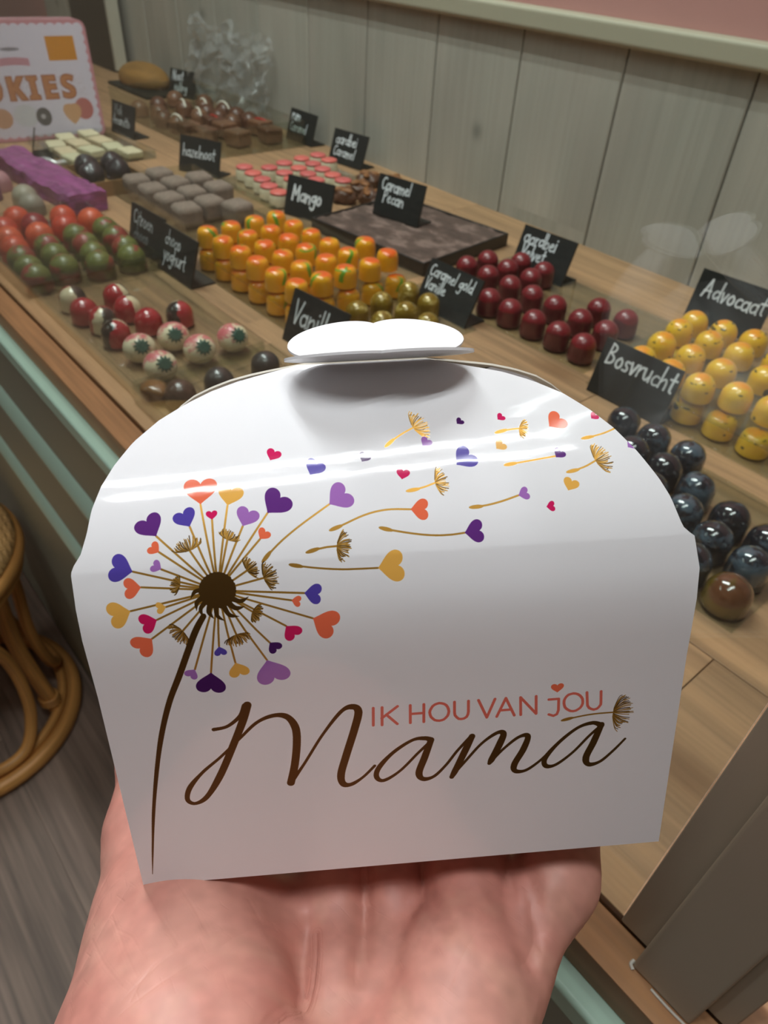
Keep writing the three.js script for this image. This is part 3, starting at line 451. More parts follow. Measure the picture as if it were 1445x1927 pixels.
// ---------------------------------------------------------------- chalk signs
const GLYPH = {
  a: [0.84, [[0.66, 0.82, 0.4, 1, 0.08, 0.74, 0.08, 0.26, 0.36, 0, 0.64, 0.24], [0.7, 1, 0.7, 0.1, 0.8, 0]]], b: [0.78, [[0.1, 1.9, 0.12, 0.05], [0.12, 0.6, 0.42, 1, 0.7, 0.6, 0.52, 0.05, 0.12, 0.06]]],
  c: [0.72, [[0.66, 0.82, 0.38, 1, 0.08, 0.5, 0.3, 0, 0.7, 0.16]]], d: [0.86, [[0.68, 0.8, 0.36, 1, 0.06, 0.5, 0.3, 0, 0.66, 0.35], [0.72, 1.9, 0.72, 0.2, 0.84, 0]]],
  e: [0.74, [[0.08, 0.48, 0.6, 0.58, 0.52, 0.95, 0.24, 0.95, 0.06, 0.42, 0.3, 0, 0.7, 0.2]]], g: [0.8, [[0.68, 0.85, 0.36, 1, 0.06, 0.6, 0.3, 0.15, 0.64, 0.5], [0.7, 1, 0.7, -0.4, 0.4, -0.8, 0.06, -0.5]]],
  h: [0.8, [[0.1, 1.9, 0.1, 0], [0.12, 0.55, 0.42, 1, 0.66, 0.7, 0.68, 0]]], i: [0.34, [[0.16, 1, 0.16, 0], [0.14, 1.4, 0.18, 1.46]]], l: [0.36, [[0.18, 1.9, 0.16, 0]]],
  k: [0.72, [[0.1, 1.9, 0.1, 0], [0.6, 1, 0.12, 0.45], [0.25, 0.55, 0.64, 0]]], m: [1.2, [[0.1, 1, 0.1, 0], [0.12, 0.65, 0.36, 1, 0.55, 0.75, 0.56, 0], [0.58, 0.65, 0.84, 1, 1.04, 0.7, 1.06, 0]]], n: [0.8, [[0.1, 1, 0.1, 0], [0.12, 0.6, 0.42, 1, 0.66, 0.7, 0.68, 0]]],
  o: [0.78, [[0.4, 1, 0.1, 0.75, 0.1, 0.25, 0.38, 0, 0.66, 0.25, 0.66, 0.75, 0.4, 1]]], p: [0.8, [[0.1, 1, 0.1, -0.8], [0.12, 0.7, 0.42, 1, 0.68, 0.6, 0.5, 0.05, 0.12, 0.1]]],
  r: [0.58, [[0.1, 1, 0.12, 0], [0.13, 0.55, 0.3, 0.95, 0.54, 0.95]]], s: [0.64, [[0.56, 0.9, 0.24, 1, 0.14, 0.66, 0.5, 0.4, 0.46, 0.05, 0.08, 0.08]]], t: [0.62, [[0.3, 1.75, 0.27, 0.15, 0.52, 0.06], [0.02, 1.12, 0.58, 1.18]]],
  u: [0.8, [[0.1, 1, 0.12, 0.2, 0.4, 0, 0.64, 0.4], [0.68, 1, 0.7, 0]]], v: [0.7, [[0.05, 1, 0.3, 0.02], [0.3, 0.02, 0.62, 1]]], w: [1.05, [[0.05, 1, 0.25, 0], [0.25, 0, 0.5, 0.9], [0.5, 0.9, 0.74, 0], [0.74, 0, 0.98, 1]]],
  y: [0.74, [[0.05, 1, 0.34, 0.1], [0.66, 1, 0.2, -0.8]]], z: [0.72, [[0.1, 1, 0.6, 1], [0.6, 1, 0.1, 0.02], [0.1, 0.02, 0.66, 0.02]]],
  A: [1.05, [[0.02, 0, 0.5, 1.85], [0.5, 1.85, 0.86, 0], [0.1, 0.62, 0.85, 0.7]]], B: [0.92, [[0.12, 0, 0.14, 1.85], [0.14, 1.85, 0.62, 1.75, 0.6, 1.2, 0.16, 1.02], [0.16, 1.02, 0.78, 0.8, 0.7, 0.15, 0.12, 0.02]]],
  C: [0.92, [[0.8, 1.55, 0.52, 1.85, 0.1, 1.2, 0.2, 0.25, 0.5, 0, 0.86, 0.3]]], M: [1.25, [[0.1, 0, 0.16, 1.8], [0.16, 1.8, 0.58, 0.7], [0.58, 0.7, 1, 1.8], [1, 1.8, 1.08, 0]]], N: [1, [[0.1, 0, 0.12, 1.8], [0.12, 1.8, 0.8, 0.02], [0.8, 0.02, 0.84, 1.8]]],
  P: [0.86, [[0.12, 0, 0.14, 1.85], [0.14, 1.85, 0.66, 1.75, 0.64, 1.05, 0.16, 0.9]]], V: [0.85, [[0.05, 1.85, 0.4, 0.02], [0.4, 0.02, 0.8, 1.85]]], R: [0.9, [[0.12, 0, 0.14, 1.85], [0.14, 1.85, 0.64, 1.7, 0.6, 1.1, 0.16, 0.95], [0.3, 0.95, 0.8, 0]]],
};
// lines: [text, x, baseline y from the top, x-height, weight] in parts of the card's height
function chalk(lines, seed) {
  return drawn(512, 336, (c, W, H) => {
    const r = mulberry(seed); c.fillStyle = '#1c1d1c'; c.fillRect(0, 0, W, H);
    for (let i = 0; i < 260; i++) { c.fillStyle = `rgba(120,122,120,${r() * 0.05})`; c.beginPath(); c.ellipse(r() * W, r() * H, 4 + r() * 34, 2 + r() * 10, r() * 3, 0, 7); c.fill(); }
    for (const [text, x0, y0, xh, weight = 1, ink = 0.95] of lines) {
      let x = x0 * H; const h = xh * H * 1.12;
      for (const ch of text) {
        if (ch === ' ') { x += h * 0.6; continue; }
        const [w, strokes] = GLYPH[ch], jy = (r() - 0.5) * h * 0.14, sl = 0.12 + (r() - 0.5) * 0.08;
        for (const s of strokes) {
          const P = []; for (let i = 0; i < s.length; i += 2) P.push([x + (s[i] + s[i + 1] * sl * 0.6) * h, y0 * H + jy - s[i + 1] * h]);
          for (let pass = 0; pass < 3; pass++) {
            c.strokeStyle = `rgba(236,238,242,${ink * (0.45 + r() * 0.3)})`; c.lineWidth = h * 0.22 * weight * (0.75 + r() * 0.4); c.lineCap = 'round'; c.lineJoin = 'round'; c.beginPath();
            const j = () => (r() - 0.5) * h * 0.035; c.moveTo(P[0][0] + j(), P[0][1] + j());
            for (let i = 1; i < P.length - 1; i++) c.quadraticCurveTo(P[i][0] + j(), P[i][1] + j(), (P[i][0] + P[i + 1][0]) / 2, (P[i][1] + P[i + 1][1]) / 2);
            const e = P[P.length - 1]; c.lineTo(e[0] + j(), e[1] + j()); c.stroke();
          }
        }
        x += w * h * 1.06;
      }
    }
  });
}
const slateEdge = std({ color: 0x24241f, roughness: 0.55 });
function sign(x, z, turn, tilt, lines, label, y = TOP, w = 0.077, h = 0.05) {
  const o = thing('chalk_sign', label, 'sign', [x, y, z], turn, 'small black chalk signs');
  const t = 0.0024, map = chalk(lines, Math.round((x + 5) * 1000 + z * 777));
  const face = std({ map, roughness: 0.55 });
  const g = new THREE.BoxGeometry(w, h, t); g.translate(0, h / 2, 0);
  const card = mesh('card', g, [slateEdge, slateEdge, slateEdge, slateEdge, face, slateEdge], o); card.rotation.x = -tilt; card.position.y = 0.0012;
  part('foot', boxGeo(-w / 2, w / 2, 0, 0.0024, -0.03, 0.001), slateEdge, o);
  return o;
}
sign(-0.826, -0.572, 0.31, 0.27, [['Mango', 0.2, 0.6, 0.185, 1.25]], 'black chalk sign reading Mango behind the orange and yellow domes');
sign(-0.727, -0.646, 0.18, 0.26, [['Caramel', 0.12, 0.36, 0.15, 1.1], ['Pecan', 0.24, 0.66, 0.15]], 'black chalk sign reading Caramel Pecan standing on the cocoa slab', TOP + 0.0145);
sign(-0.517, -0.692, 0.05, 0.34, [['aardbei', 0.1, 0.38, 0.16, 0.95], ['Velvet', 0.14, 0.7, 0.15, 1.15]], 'black chalk sign reading aardbei Velvet behind the dark red domes');
sign(-0.503, -0.5185, 0.01, 0.45, [['Caramel gold', 0.08, 0.34, 0.122, 0.95], ['Vanille', 0.08, 0.62, 0.122, 0.95]], 'black chalk sign reading Caramel gold Vanille between gold and dark red domes');
sign(-0.513, -0.355, 0.1, 0.37, [['Vanille', 0.12, 0.62, 0.22, 0.8, 0.75]], 'black chalk sign reading Vanille half hidden by the box handle');
sign(-0.29, -0.709, 0.06, 0.24, [['Advocaat', 0.16, 0.5, 0.17, 1]], 'black chalk sign reading Advocaat behind the yellow chocolates', TOP + 0.018);
sign(-0.272, -0.527, 0.02, 0.26, [['Bosvrucht', 0.12, 0.42, 0.175, 0.95]], 'black chalk sign reading Bosvrucht behind the dark blue domes');
sign(-1.013, -0.781, 0.14, 0.34, [['aardbei', 0.16, 0.42, 0.16, 0.9], ['Caramel', 0.14, 0.78, 0.15, 0.9]], 'black chalk sign reading aardbei Caramel behind the pink topped chocolates');
sign(-1.172, -0.798, 0.02, 0.3, [['rum', 0.12, 0.36, 0.17, 1.1], ['Caramel', 0.12, 0.7, 0.15, 0.9]], 'black chalk sign reading rum Caramel, next to the wall');
sign(-1.6, -0.79, 0.25, 0.28, [['Noot', 0.14, 0.42, 0.18, 0.9], ['vulling', 0.3, 0.8, 0.16, 0.9]], 'far black chalk sign with two faint lines beside the tan loaf');
sign(-1.083, -0.549, 0.4, 0.27, [['hazelnoot', 0.12, 0.56, 0.16, 0.95, 0.75]], 'black chalk sign reading hazelnoot behind the grey brown cubes');
sign(-0.822, -0.335, 0.05, 0.27, [['Citroen', 0.14, 0.42, 0.16, 0.9, 0.65], ['choco', 0.2, 0.76, 0.15, 0.8, 0.4]], 'black chalk sign just left of the yoghurt sign');
sign(-0.742, -0.332, 0.02, 0.3, [['choco', 0.2, 0.4, 0.15, 0.9, 0.75], ['yoghurt', 0.2, 0.74, 0.16, 0.95, 0.8]], 'black chalk sign reading yoghurt behind the red chocolates');
sign(-1.355, -0.548, 0.08, 0.23, [['Melk', 0.18, 0.4, 0.15, 0.8, 0.4], ['Amaretto', 0.1, 0.72, 0.15, 0.95, 0.65]], 'dark chalk sign standing beside the pink cookies pack');
sign(-1.3, -0.372, -0.35, 0.3, [], 'small blank dark sign in front of the cookies pack', TOP, 0.052, 0.036);

// ---------------------------------------------------------------- trays of clear acrylic
const acrylic = phy({ color: 0xf2f5f2, roughness: 0.03, transmission: 1, thickness: 0, ior: 1.49 });
const T0 = 0.0024;
function tray(x0, x1, z0, z1, wall, label, turn = 0, y = TOP) {
  const w = x1 - x0, d = z0 - z1, o = thing('acrylic_tray', label, 'tray', [(x0 + x1) / 2, y, (z0 + z1) / 2], turn, 'clear acrylic trays');
  part('base', new RoundedBoxGeometry(w, T0, Math.abs(d), 2, 0.0006).translate(0, T0 / 2, 0), acrylic, o);
  if (wall) { const a = w / 2, b = Math.abs(d) / 2, t = 0.0016; part('wall', boxGeo(-a, a, T0, wall, b - t, b), acrylic, o); part('wall', boxGeo(-a, a, T0, wall, -b, -b + t), acrylic, o); part('wall', boxGeo(-a, -a + t, T0, wall, -b + t, b - t), acrylic, o); part('wall', boxGeo(a - t, a, T0, wall, -b + t, b - t), acrylic, o); }
  return o;
}
tray(-0.576, -0.331, -0.547, -0.72, 0, 'clear flat tray under the dark red domes');
tray(-0.262, -0.0705, -0.3605, -0.503, 0, 'clear flat tray under the dark blue domes');
tray(-0.318, -0.13, -0.534, -0.70, 0, 'clear lower tray under the yellow chocolates');
tray(-0.776, -0.553, -0.362, -0.533, 0, 'clear lower tray under the mango chocolates');
tray(-0.556, -0.455, -0.412, -0.527, 0, 'clear flat tray under the gold brown domes');
tray(-0.766, -0.5315, -0.186, -0.318, 0.015, 'clear walled tray around the strawberry and red chocolates');
tray(-0.526, -0.43, -0.183, -0.322, 0.015, 'clear walled tray around the dark truffles, beside the gift box');
tray(-0.994, -0.771, -0.181, -0.332, 0.02, 'clear walled tray around the orange and green domes');
tray(-1.068, -0.838, -0.398, -0.532, 0.022, 'clear walled tray around the grey brown cubes');
tray(-1.046, -0.876, -0.555, -0.757, 0, 'clear flat tray under the pink topped chocolates');
tray(-1.374, -1.196, -0.39, -0.534, 0.012, 'clear walled tray around the cream squares');
tray(-1.548, -1.146, -0.612, -0.794, 0.042, 'clear tall walled tray around the milk chocolate assortment');
// raised sheets that carry the upper layers
function sheetUp(x0, x1, z0, z1, h, label) { const o = thing('acrylic_sheet', label, 'tray', [(x0 + x1) / 2, TOP + h, (z0 + z1) / 2], 0, 'clear acrylic sheets'); part('sheet', new RoundedBoxGeometry(x1 - x0, 0.0022, z0 - z1, 2, 0.0005).translate(0, 0.0011, 0), acrylic, o); }
const TIER = 0.0228;
sheetUp(-0.776, -0.553, -0.362, -0.533, TIER, 'clear sheet carrying the upper layer of mango chocolates');
sheetUp(-0.318, -0.13, -0.534, -0.70, TIER - 0.0012, 'clear sheet carrying the upper layer of yellow chocolates');

// ---------------------------------------------------------------- chocolates
const lathe = (pts, seg = 30) => new THREE.LatheGeometry(pts.map(([r, y]) => new THREE.Vector2(r, y)), seg);
function domeGeo(r, h, taper = 0.97) { const pts = [[0, 0], [r * 0.94, 0], [r, 0.0012], [r * (0.5 + taper / 2), (h - r * 0.96) * 0.6]]; const n = 12, y0 = Math.max(0.002, h - r * 0.96); for (let i = 0; i <= n; i++) { const a = i / n * Math.PI / 2; pts.push([i === n ? 0 : r * taper * Math.cos(a), y0 + (h - y0) * Math.sin(a)]); } return lathe(pts); }
function capGeo(r, h) { return lathe([[0, 0], [r * 0.95, 0], [r, 0.0009], [r * 0.985, h * 0.4], [r * 0.955, h * 0.66], [r * 0.9, h * 0.8], [r * 0.78, h * 0.915], [r * 0.58, h * 0.975], [r * 0.3, h * 0.997], [0, h]]); }
const shell = (map, o = {}) => phy({ map, roughness: 0.28, clearcoat: 0.6, clearcoatRoughness: 0.12, ...o });

// places single chocolates at [x, z] and labels each by its row and its place in the row
function place(spots, y, make, what, group, category = 'chocolate', rowGap = 0.014, turn = null) {
  const order = spots.map((s, i) => ({ s, i })).sort((a, b) => b.s[1] - a.s[1]); const rows = []; let last = 9;
  for (const e of order) { if (!rows.length || last - e.s[1] > rowGap) rows.push([]); rows[rows.length - 1].push(e); last = e.s[1]; }
  rows.forEach((row, r) => { row.sort((a, b) => a.s[0] - b.s[0]); row.forEach((e, i) => { const o = make(e.i, e.s); o.position.set(e.s[0], y, e.s[1]); o.rotation.y = turn === null ? (e.i * 2.399) % 6.283 : ((e.i * 2.399) % 1 - 0.5) * turn; o.userData.label = `${what}, ${nth(i, row.length)} ${nrow(r, rows.length)}`; o.userData.category = category; o.userData.group = group; }); });
}
const single = (name, geos, mats) => (i) => mesh(numbered(name), geos[i % geos.length], mats[(i * 7 + (i >> 2)) % mats.length], scene);

// mango: yellow shell, orange sprayed top, a green brush stroke on some
const mangoMats = [0, 1, 2, 3, 4].map((s) => shell(pixels(128, 128, (u, v) => {
  const n = fbm(u * 6, v * 5, s * 11 + 1, 3, 6), f = fbm(u * 40, v * 40, s + 50, 2, 40);
  let c = mixc([244, 178, 26], [240, 160, 24], n); const side = 0.5 + 0.5 * Math.cos((u - 0.2 * s) * 6.283);
  c = mixc(c, [240, 96, 26], clamp(step(0.5, 0.82, v + (n - 0.5) * 0.5 + (f - 0.5) * 0.25 - side * 0.22 + (s % 2) * 0.1) * 0.95));
  if (s !== 1) { const p = 0.25 + s * 0.13 + Math.sin(v * 5 + s) * 0.05, d = Math.abs(((u - p + 1.5) % 1) - 0.5); if (v > 0.32 && d < 0.028 + 0.012 * n) c = mixc(c, [86, 160, 44], 0.85); if (s === 3 && Math.abs(v - 0.62 - 0.05 * Math.sin(u * 12)) < 0.03 && u > 0.3 && u < 0.75) c = [98, 166, 50]; }
  return c;
})));
const mangoG = [capGeo(0.0123, 0.0212)];
{
  const up = [], low = []; for (let j = 0; j < 4; j++) for (let i = 0; i < 6; i++) up.push([-0.749 + i * 0.0356 + j * -0.0015 + (rnd() - 0.5) * 0.0016, -0.382 - j * 0.0322 + (rnd() - 0.5) * 0.0016]);
  up.push([-0.628, -0.515], [-0.586, -0.513]);
  for (let i = 0; i < 6; i++) low.push([-0.744 + i * 0.0352 + (rnd() - 0.5) * 0.002, -0.3795]); for (let j = 1; j < 5; j++) low.push([-0.568, -0.3795 - j * 0.033]); for (let j = 1; j < 4; j++) low.push([-0.744, -0.3795 - j * 0.033]); for (let i = 1; i < 5; i++) low.push([-0.744 + i * 0.0352, -0.412]);
  place(up, TOP + TIER + 0.0022, single('mango_chocolate', mangoG, mangoMats), 'upper-layer orange mango chocolate', 'mango chocolates, upper layer');
  place(low, TOP + T0, single('mango_chocolate', mangoG, [mangoMats[1], mangoMats[0], mangoMats[4]]), 'lower-layer mango chocolate', 'mango chocolates, lower layer');
}
// strawberry velvet: dark red domes
const velvetMats = [0, 1].map((s) => shell(pixels(64, 64, (u, v) => { const n = fbm(u * 8, v * 8, s + 3, 3, 8), k = 0.86 + n * 0.28; return mixc([122 * k, 26 * k, 34 * k], [92 * k, 30 * k, 32 * k], step(0.42, 0.3, v + (n - 0.5) * 0.2)); }), { roughness: 0.36, clearcoat: 0.45, clearcoatRoughness: 0.22 }));
place([[-0.476, -0.565], [-0.445, -0.564], [-0.413, -0.565], [-0.381, -0.565], [-0.35, -0.565], [-0.556, -0.611], [-0.522, -0.611], [-0.488, -0.611], [-0.456, -0.612], [-0.424, -0.612], [-0.387, -0.608], [-0.355, -0.608], [-0.555, -0.645], [-0.523, -0.645], [-0.489, -0.647], [-0.393, -0.647], [-0.359, -0.648], [-0.5285, -0.6745], [-0.494, -0.6755]], TOP + T0, single('red_dome_chocolate', [domeGeo(0.0131, 0.0265)], velvetMats), 'dark red dome chocolate', 'dark red strawberry velvet domes', 'chocolate', 0.018);
// advocaat: yellow with orange tops and dark specks
const advMats = [0, 1, 2, 3].map((s) => { const r = mulberry(300 + s), dots = []; for (let i = 0; i < (s === 0 ? 3 : s === 3 ? 6 : 16); i++) dots.push([r(), 0.15 + r() * 0.8, s === 3 ? 0.02 + r() * 0.05 : 0.008 + r() * 0.014]); return shell(pixels(128, 128, (u, v) => {
  const n = fbm(u * 6, v * 6, s * 5 + 2, 3, 6), f = fbm(u * 40, v * 40, s + 9, 2, 40); let c = mixc([236, 190, 22], [230, 172, 18], n); const side = 0.5 + 0.5 * Math.cos((u - 0.3 * s) * 6.283);
  c = mixc(c, [242, 152, 20], clamp(step(0.5, 0.85, v + (n - 0.5) * 0.5 + (f - 0.5) * 0.2 - side * 0.2)));
  for (const [a, b, q] of dots) { const du = Math.abs(((u - a + 1.5) % 1) - 0.5) * (1.2 - v * 0.9), d = Math.hypot(du, (v - b) * 0.8); if (d < q) c = mixc(c, [62, 56, 14], 0.85); }
  return c;
}), { roughness: 0.3 }); });
{
  const g = [domeGeo(0.0132, 0.0226, 0.98)];
  const up = [[-0.297, -0.667], [-0.2685, -0.672], [-0.2405, -0.678], [-0.295, -0.637], [-0.264, -0.639], [-0.2345, -0.641], [-0.205, -0.655], [-0.176, -0.66], [-0.289, -0.598], [-0.2585, -0.598], [-0.2275, -0.597], [-0.1975, -0.618], [-0.283, -0.5565], [-0.2535, -0.557], [-0.2245, -0.5565], [-0.197, -0.5695], [-0.168, -0.573], [-0.166, -0.615]];
  place(up, TOP + TIER + 0.001, single('advocaat_chocolate', g, advMats), 'upper-layer yellow advocaat dome', 'advocaat chocolates, upper layer', 'chocolate', 0.012);
  place([[-0.258, -0.5565], [-0.2265, -0.556], [-0.196, -0.5565], [-0.164, -0.556], [-0.288, -0.5565], [-0.288, -0.592], [-0.288, -0.628], [-0.24, -0.6]], TOP + T0, single('advocaat_chocolate', [capGeo(0.0132, 0.0192)], advMats), 'lower-layer yellow advocaat chocolate', 'advocaat chocolates, lower layer');
}
// forest fruit: dark blue domes with a paler bloom
const bosMats = [0, 1, 2].map((s) => shell(pixels(128, 128, (u, v) => { const n = fbm(u * 5, v * 4, s * 9 + 4, 4, 5), f = fbm(u * 50, v * 50, s + 70, 2, 50), t = step(0.46, 0.72, n + (f - 0.5) * 0.25 + (s - 1) * 0.07); return mixc([20, 24, 34], [84, 104, 118], t * 0.8); }), { roughness: 0.16, clearcoat: 1, clearcoatRoughness: 0.05 }));
const bosBrown = shell(pixels(128, 128, (u, v) => { const n = fbm(u * 5, v * 5, 14, 4, 5), k = 0.8 + n * 0.4; const c = mixc([98, 78, 22], [96, 58, 34], step(0.4, 0.6, fbm(u * 3, v * 2, 6, 2, 3))); return [c[0] * k, c[1] * k, c[2] * k]; }), { roughness: 0.16, clearcoat: 1, clearcoatRoughness: 0.05 });
const bosG = [domeGeo(0.0139, 0.0262)];
place([[-0.244, -0.484], [-0.2145, -0.4835], [-0.184, -0.4845], [-0.186, -0.4545], [-0.157, -0.4525], [-0.1235, -0.442], [-0.0945, -0.4395], [-0.1485, -0.4215], [-0.1195, -0.4115], [-0.0905, -0.4085], [-0.2145, -0.4535], [-0.1165, -0.3795], [-0.178, -0.424]], TOP + T0, single('blue_dome_chocolate', bosG, bosMats), 'dark blue glossy dome chocolate', 'dark blue forest fruit domes', 'chocolate', 0.0095);
solo('brown_dome_chocolate', domeGeo(0.0152, 0.023), bosBrown, 'olive brown glossy dome chocolate at the corner of the dark blue tray', 'chocolate', [-0.0868, TOP + T0, -0.3775]);
// gold caramel
const goldMats = [0, 1].map((s) => shell(pixels(128, 128, (u, v) => { const n = fbm(u * 7, v * 6, s * 9 + 24, 4, 7), f = fbm(u * 40, v * 40, s + 7, 2, 40); return mixc(mixc([118, 88, 22], [156, 128, 30], n), [196, 172, 104], step(0.55, 0.75, n + (f - 0.5) * 0.3 + (v - 0.7) * 0.1)); }), { roughness: 0.25, metalness: 0.15 }));
place([[-0.5385, -0.505], [-0.505, -0.503], [-0.534, -0.463], [-0.502, -0.469], [-0.531, -0.428], [-0.498, -0.434], [-0.47, -0.47], [-0.47, -0.438]], TOP + T0, single('gold_dome_chocolate', [domeGeo(0.0124, 0.0255)], goldMats), 'gold brown pearly dome chocolate', 'gold caramel vanilla domes', 'chocolate', 0.018);
// strawberry shaped white chocolates: pink brushed top and a dark green star of leaf
{
  const bodyMap = [0, 1].map((s) => pixels(128, 128, (u, v) => { const n = fbm(u * 9, v * 7, s + 5, 4, 9), f = fbm(u * 26, v * 60, s + 31, 2, 26), d = Math.abs(((u - 0.62 + 1.5) % 1) - 0.5); const t = step(0.5, 0.66, n * 0.55 + f * 0.25 + v * 0.32 - d * 0.35); return mixc([226, 214, 180], [206, 96, 104], t * 0.9); }));
  const bodies = bodyMap.map((m) => shell(m, { roughness: 0.4, clearcoat: 0.3 })), leaf = std({ color: 0x2f5a4c, roughness: 0.5 });
  const pts = []; for (let i = 0; i <= 14; i++) { const a = -1.1 + i / 14 * 2.67; pts.push([Math.max(0, Math.cos(a)) * 0.0148, 0.0118 + Math.sin(a) * 0.0132]); } pts.unshift([0, pts[0][1]]);
  const body = lathe(pts); body.translate(0, -pts[0][1], 0);
  const star = new THREE.Shape(), N = 11; for (let i = 0; i < N * 2; i++) { const a = i / (N * 2) * Math.PI * 2, r = i % 2 ? 0.0044 : 0.0072; i ? star.lineTo(Math.cos(a) * r, Math.sin(a) * r) : star.moveTo(r, 0); }
  const sg = new THREE.ExtrudeGeometry(star, { depth: 0.0014, bevelEnabled: true, bevelSize: 0.0005, bevelThickness: 0.0005, bevelSegments: 1 });
  { const p = sg.attributes.position; for (let i = 0; i < p.count; i++) { const d = p.getX(i) ** 2 + p.getY(i) ** 2; p.setZ(i, p.getZ(i) - d * 32); } sg.computeVertexNormals(); }
  const names = ['farthest back, below the yoghurt sign', 'at the left of the five', 'nearest the gift box', 'lowest, beside the amber piece', 'alone at the right'];
  [[-0.589, -0.254], [-0.585, -0.2185], [-0.5535, -0.262], [-0.545, -0.219], [-0.556, -0.298]].forEach(([x, z], i) => {
    const o = thing('strawberry_chocolate', `white strawberry chocolate with pink top and green leaf star, ${names[i]}`, 'chocolate', [x, TOP + T0, z], 0, 'white strawberry chocolates');
    const b = mesh('body', body, bodies[i % 2], o); b.rotation.y = i * 0.35;
    const s = mesh('leaf_star', sg, leaf, o); const d = new THREE.Vector3(0.86, 0.52, 0.2 - i * 0.06).normalize(); s.position.copy(d).multiplyScalar(0.0136).add(new THREE.Vector3(0, 0.0118, 0)); s.lookAt(s.position.clone().add(d).add(new THREE.Vector3(x, TOP + T0, z)));
  });
}
// red domes with white and black patches
{
  const mats = [0, 1, 2, 3].map((s) => shell(pixels(128, 128, (u, v) => { const w = fbm(u * 4, v * 3, s * 3 + 61, 3, 4) - 0.5, p = ((u + s * 0.13 + w * 0.25) % 1 + 1) % 1; const cuts = [[0.62, 0.8], [0.5, 0.72], [2, 2], [0.28, 0.55]][s]; return p < cuts[0] ? [168, 36, 44] : p < cuts[1] ? [222, 208, 172] : [38, 34, 30]; }), { roughness: 0.18, clearcoat: 1, clearcoatRoughness: 0.06 }));
  const g = domeGeo(0.0138, 0.0232), names = ['black backed red dome chocolate at the far left of its tray', 'glossy red dome chocolate second from left, near the front rim', 'glossy red dome with white patch beside the black and white one', 'farther red dome chocolate below the green domes', 'glossy red and white dome between the farther and the large red one', 'largest glossy all-red dome in front of the yoghurt sign', 'red and white dome chocolate at the foot of the yoghurt sign', 'black and white dome chocolate next to the strawberry chocolates'];
  [[-0.722, -0.211, 3], [-0.689, -0.209, 2], [-0.661, -0.216, 0], [-0.704, -0.249, 0], [-0.672, -0.2465, 1], [-0.6345, -0.2505, 2], [-0.632, -0.2825, 1], [-0.6275, -0.2145, 3]].forEach(([x, z, m], i) => solo('red_patch_chocolate', g, mats[m], names[i], 'chocolate', [x, TOP + T0, z], i * 1.3 + 0.4, 'red, white and black domes'));
}
// dark truffles beside the box and amber piece
{
  const dark = shell(pixels(64, 64, (u, v) => { const k = 0.85 + fbm(u * 8, v * 8, 4, 3, 8) * 0.3; return [54 * k, 48 * k, 46 * k]; }), { roughness: 0.4 });
  const g = domeGeo(0.0135, 0.0205), n = ['dark truffle just left of the box handle', 'dark truffle above the curved left edge of the gift box', 'brown truffle in front, half hidden by the gift box'];
  [[-0.501, -0.299], [-0.499, -0.2505], [-0.4985, -0.2135]].forEach(([x, z], i) => solo('truffle', g, i === 2 ? shell(pixels(32, 32, (u, v) => { const k = 0.8 + fbm(u * 6, v * 6, 9, 2, 6) * 0.4; return [72 * k, 48 * k, 34 * k]; }), { roughness: 0.35 }) : dark, n[i], 'chocolate', [x, TOP + T0, z], i, 'dark truffles'));
  const am = new THREE.IcosahedronGeometry(0.011, 3), p = am.attributes.position; for (let i = 0; i < p.count; i++) { const q = 1 + (fbm(p.getX(i) * 160, p.getY(i) * 160, p.getZ(i) * 160 + 5, 3) - 0.5) * 0.7; p.setXYZ(i, p.getX(i) * q * 1.25, Math.max(-0.006, p.getY(i) * q * 0.75), p.getZ(i) * q); } const amg = mergeVertices(am.deleteAttribute('normal') && am); amg.computeVertexNormals(); amg.translate(0, 0.006, 0);
  solo('caramel_piece', amg, shell(pixels(32, 32, (u, v) => mixc([150, 104, 52], [110, 72, 36], fbm(u * 6, v * 6, 3, 3, 6)))), 'amber caramel piece in front of the lowest strawberry chocolate', 'chocolate', [-0.5195, TOP + T0, -0.2]);
}
// cocoa dusted cubes
{
  const dust = std({ map: pixels(128, 128, (u, v) => { const k = 0.84 + fbm(u * 20, v * 20, 3, 3) * 0.32; return [142 * k, 124 * k, 112 * k]; }), bumpMap: gray(128, 128, (u, v) => fbm(u * 40, v * 40, 8, 3)), bumpScale: 0.0012, roughness: 0.95 });
  const cubeG = [0, 1].map((k) => new RoundedBoxGeometry(0.035, 0.026, 0.034, 4, 0.0075).translate(0, 0.013, 0));
  place([[-1.029, -0.425], [-0.98, -0.425], [-0.933, -0.426], [-0.884, -0.425], [-1.043, -0.4665], [-0.993, -0.4655], [-0.943, -0.4645], [-0.895, -0.4645], [-0.997, -0.505], [-0.945, -0.506], [-0.862, -0.487]], TOP + T0, (i) => mesh(numbered('cocoa_cube'), cubeG[i % 2], dust, scene), 'grey brown cocoa dusted cube', 'cocoa dusted hazelnut cubes', 'chocolate', 0.012, 0.25);
}
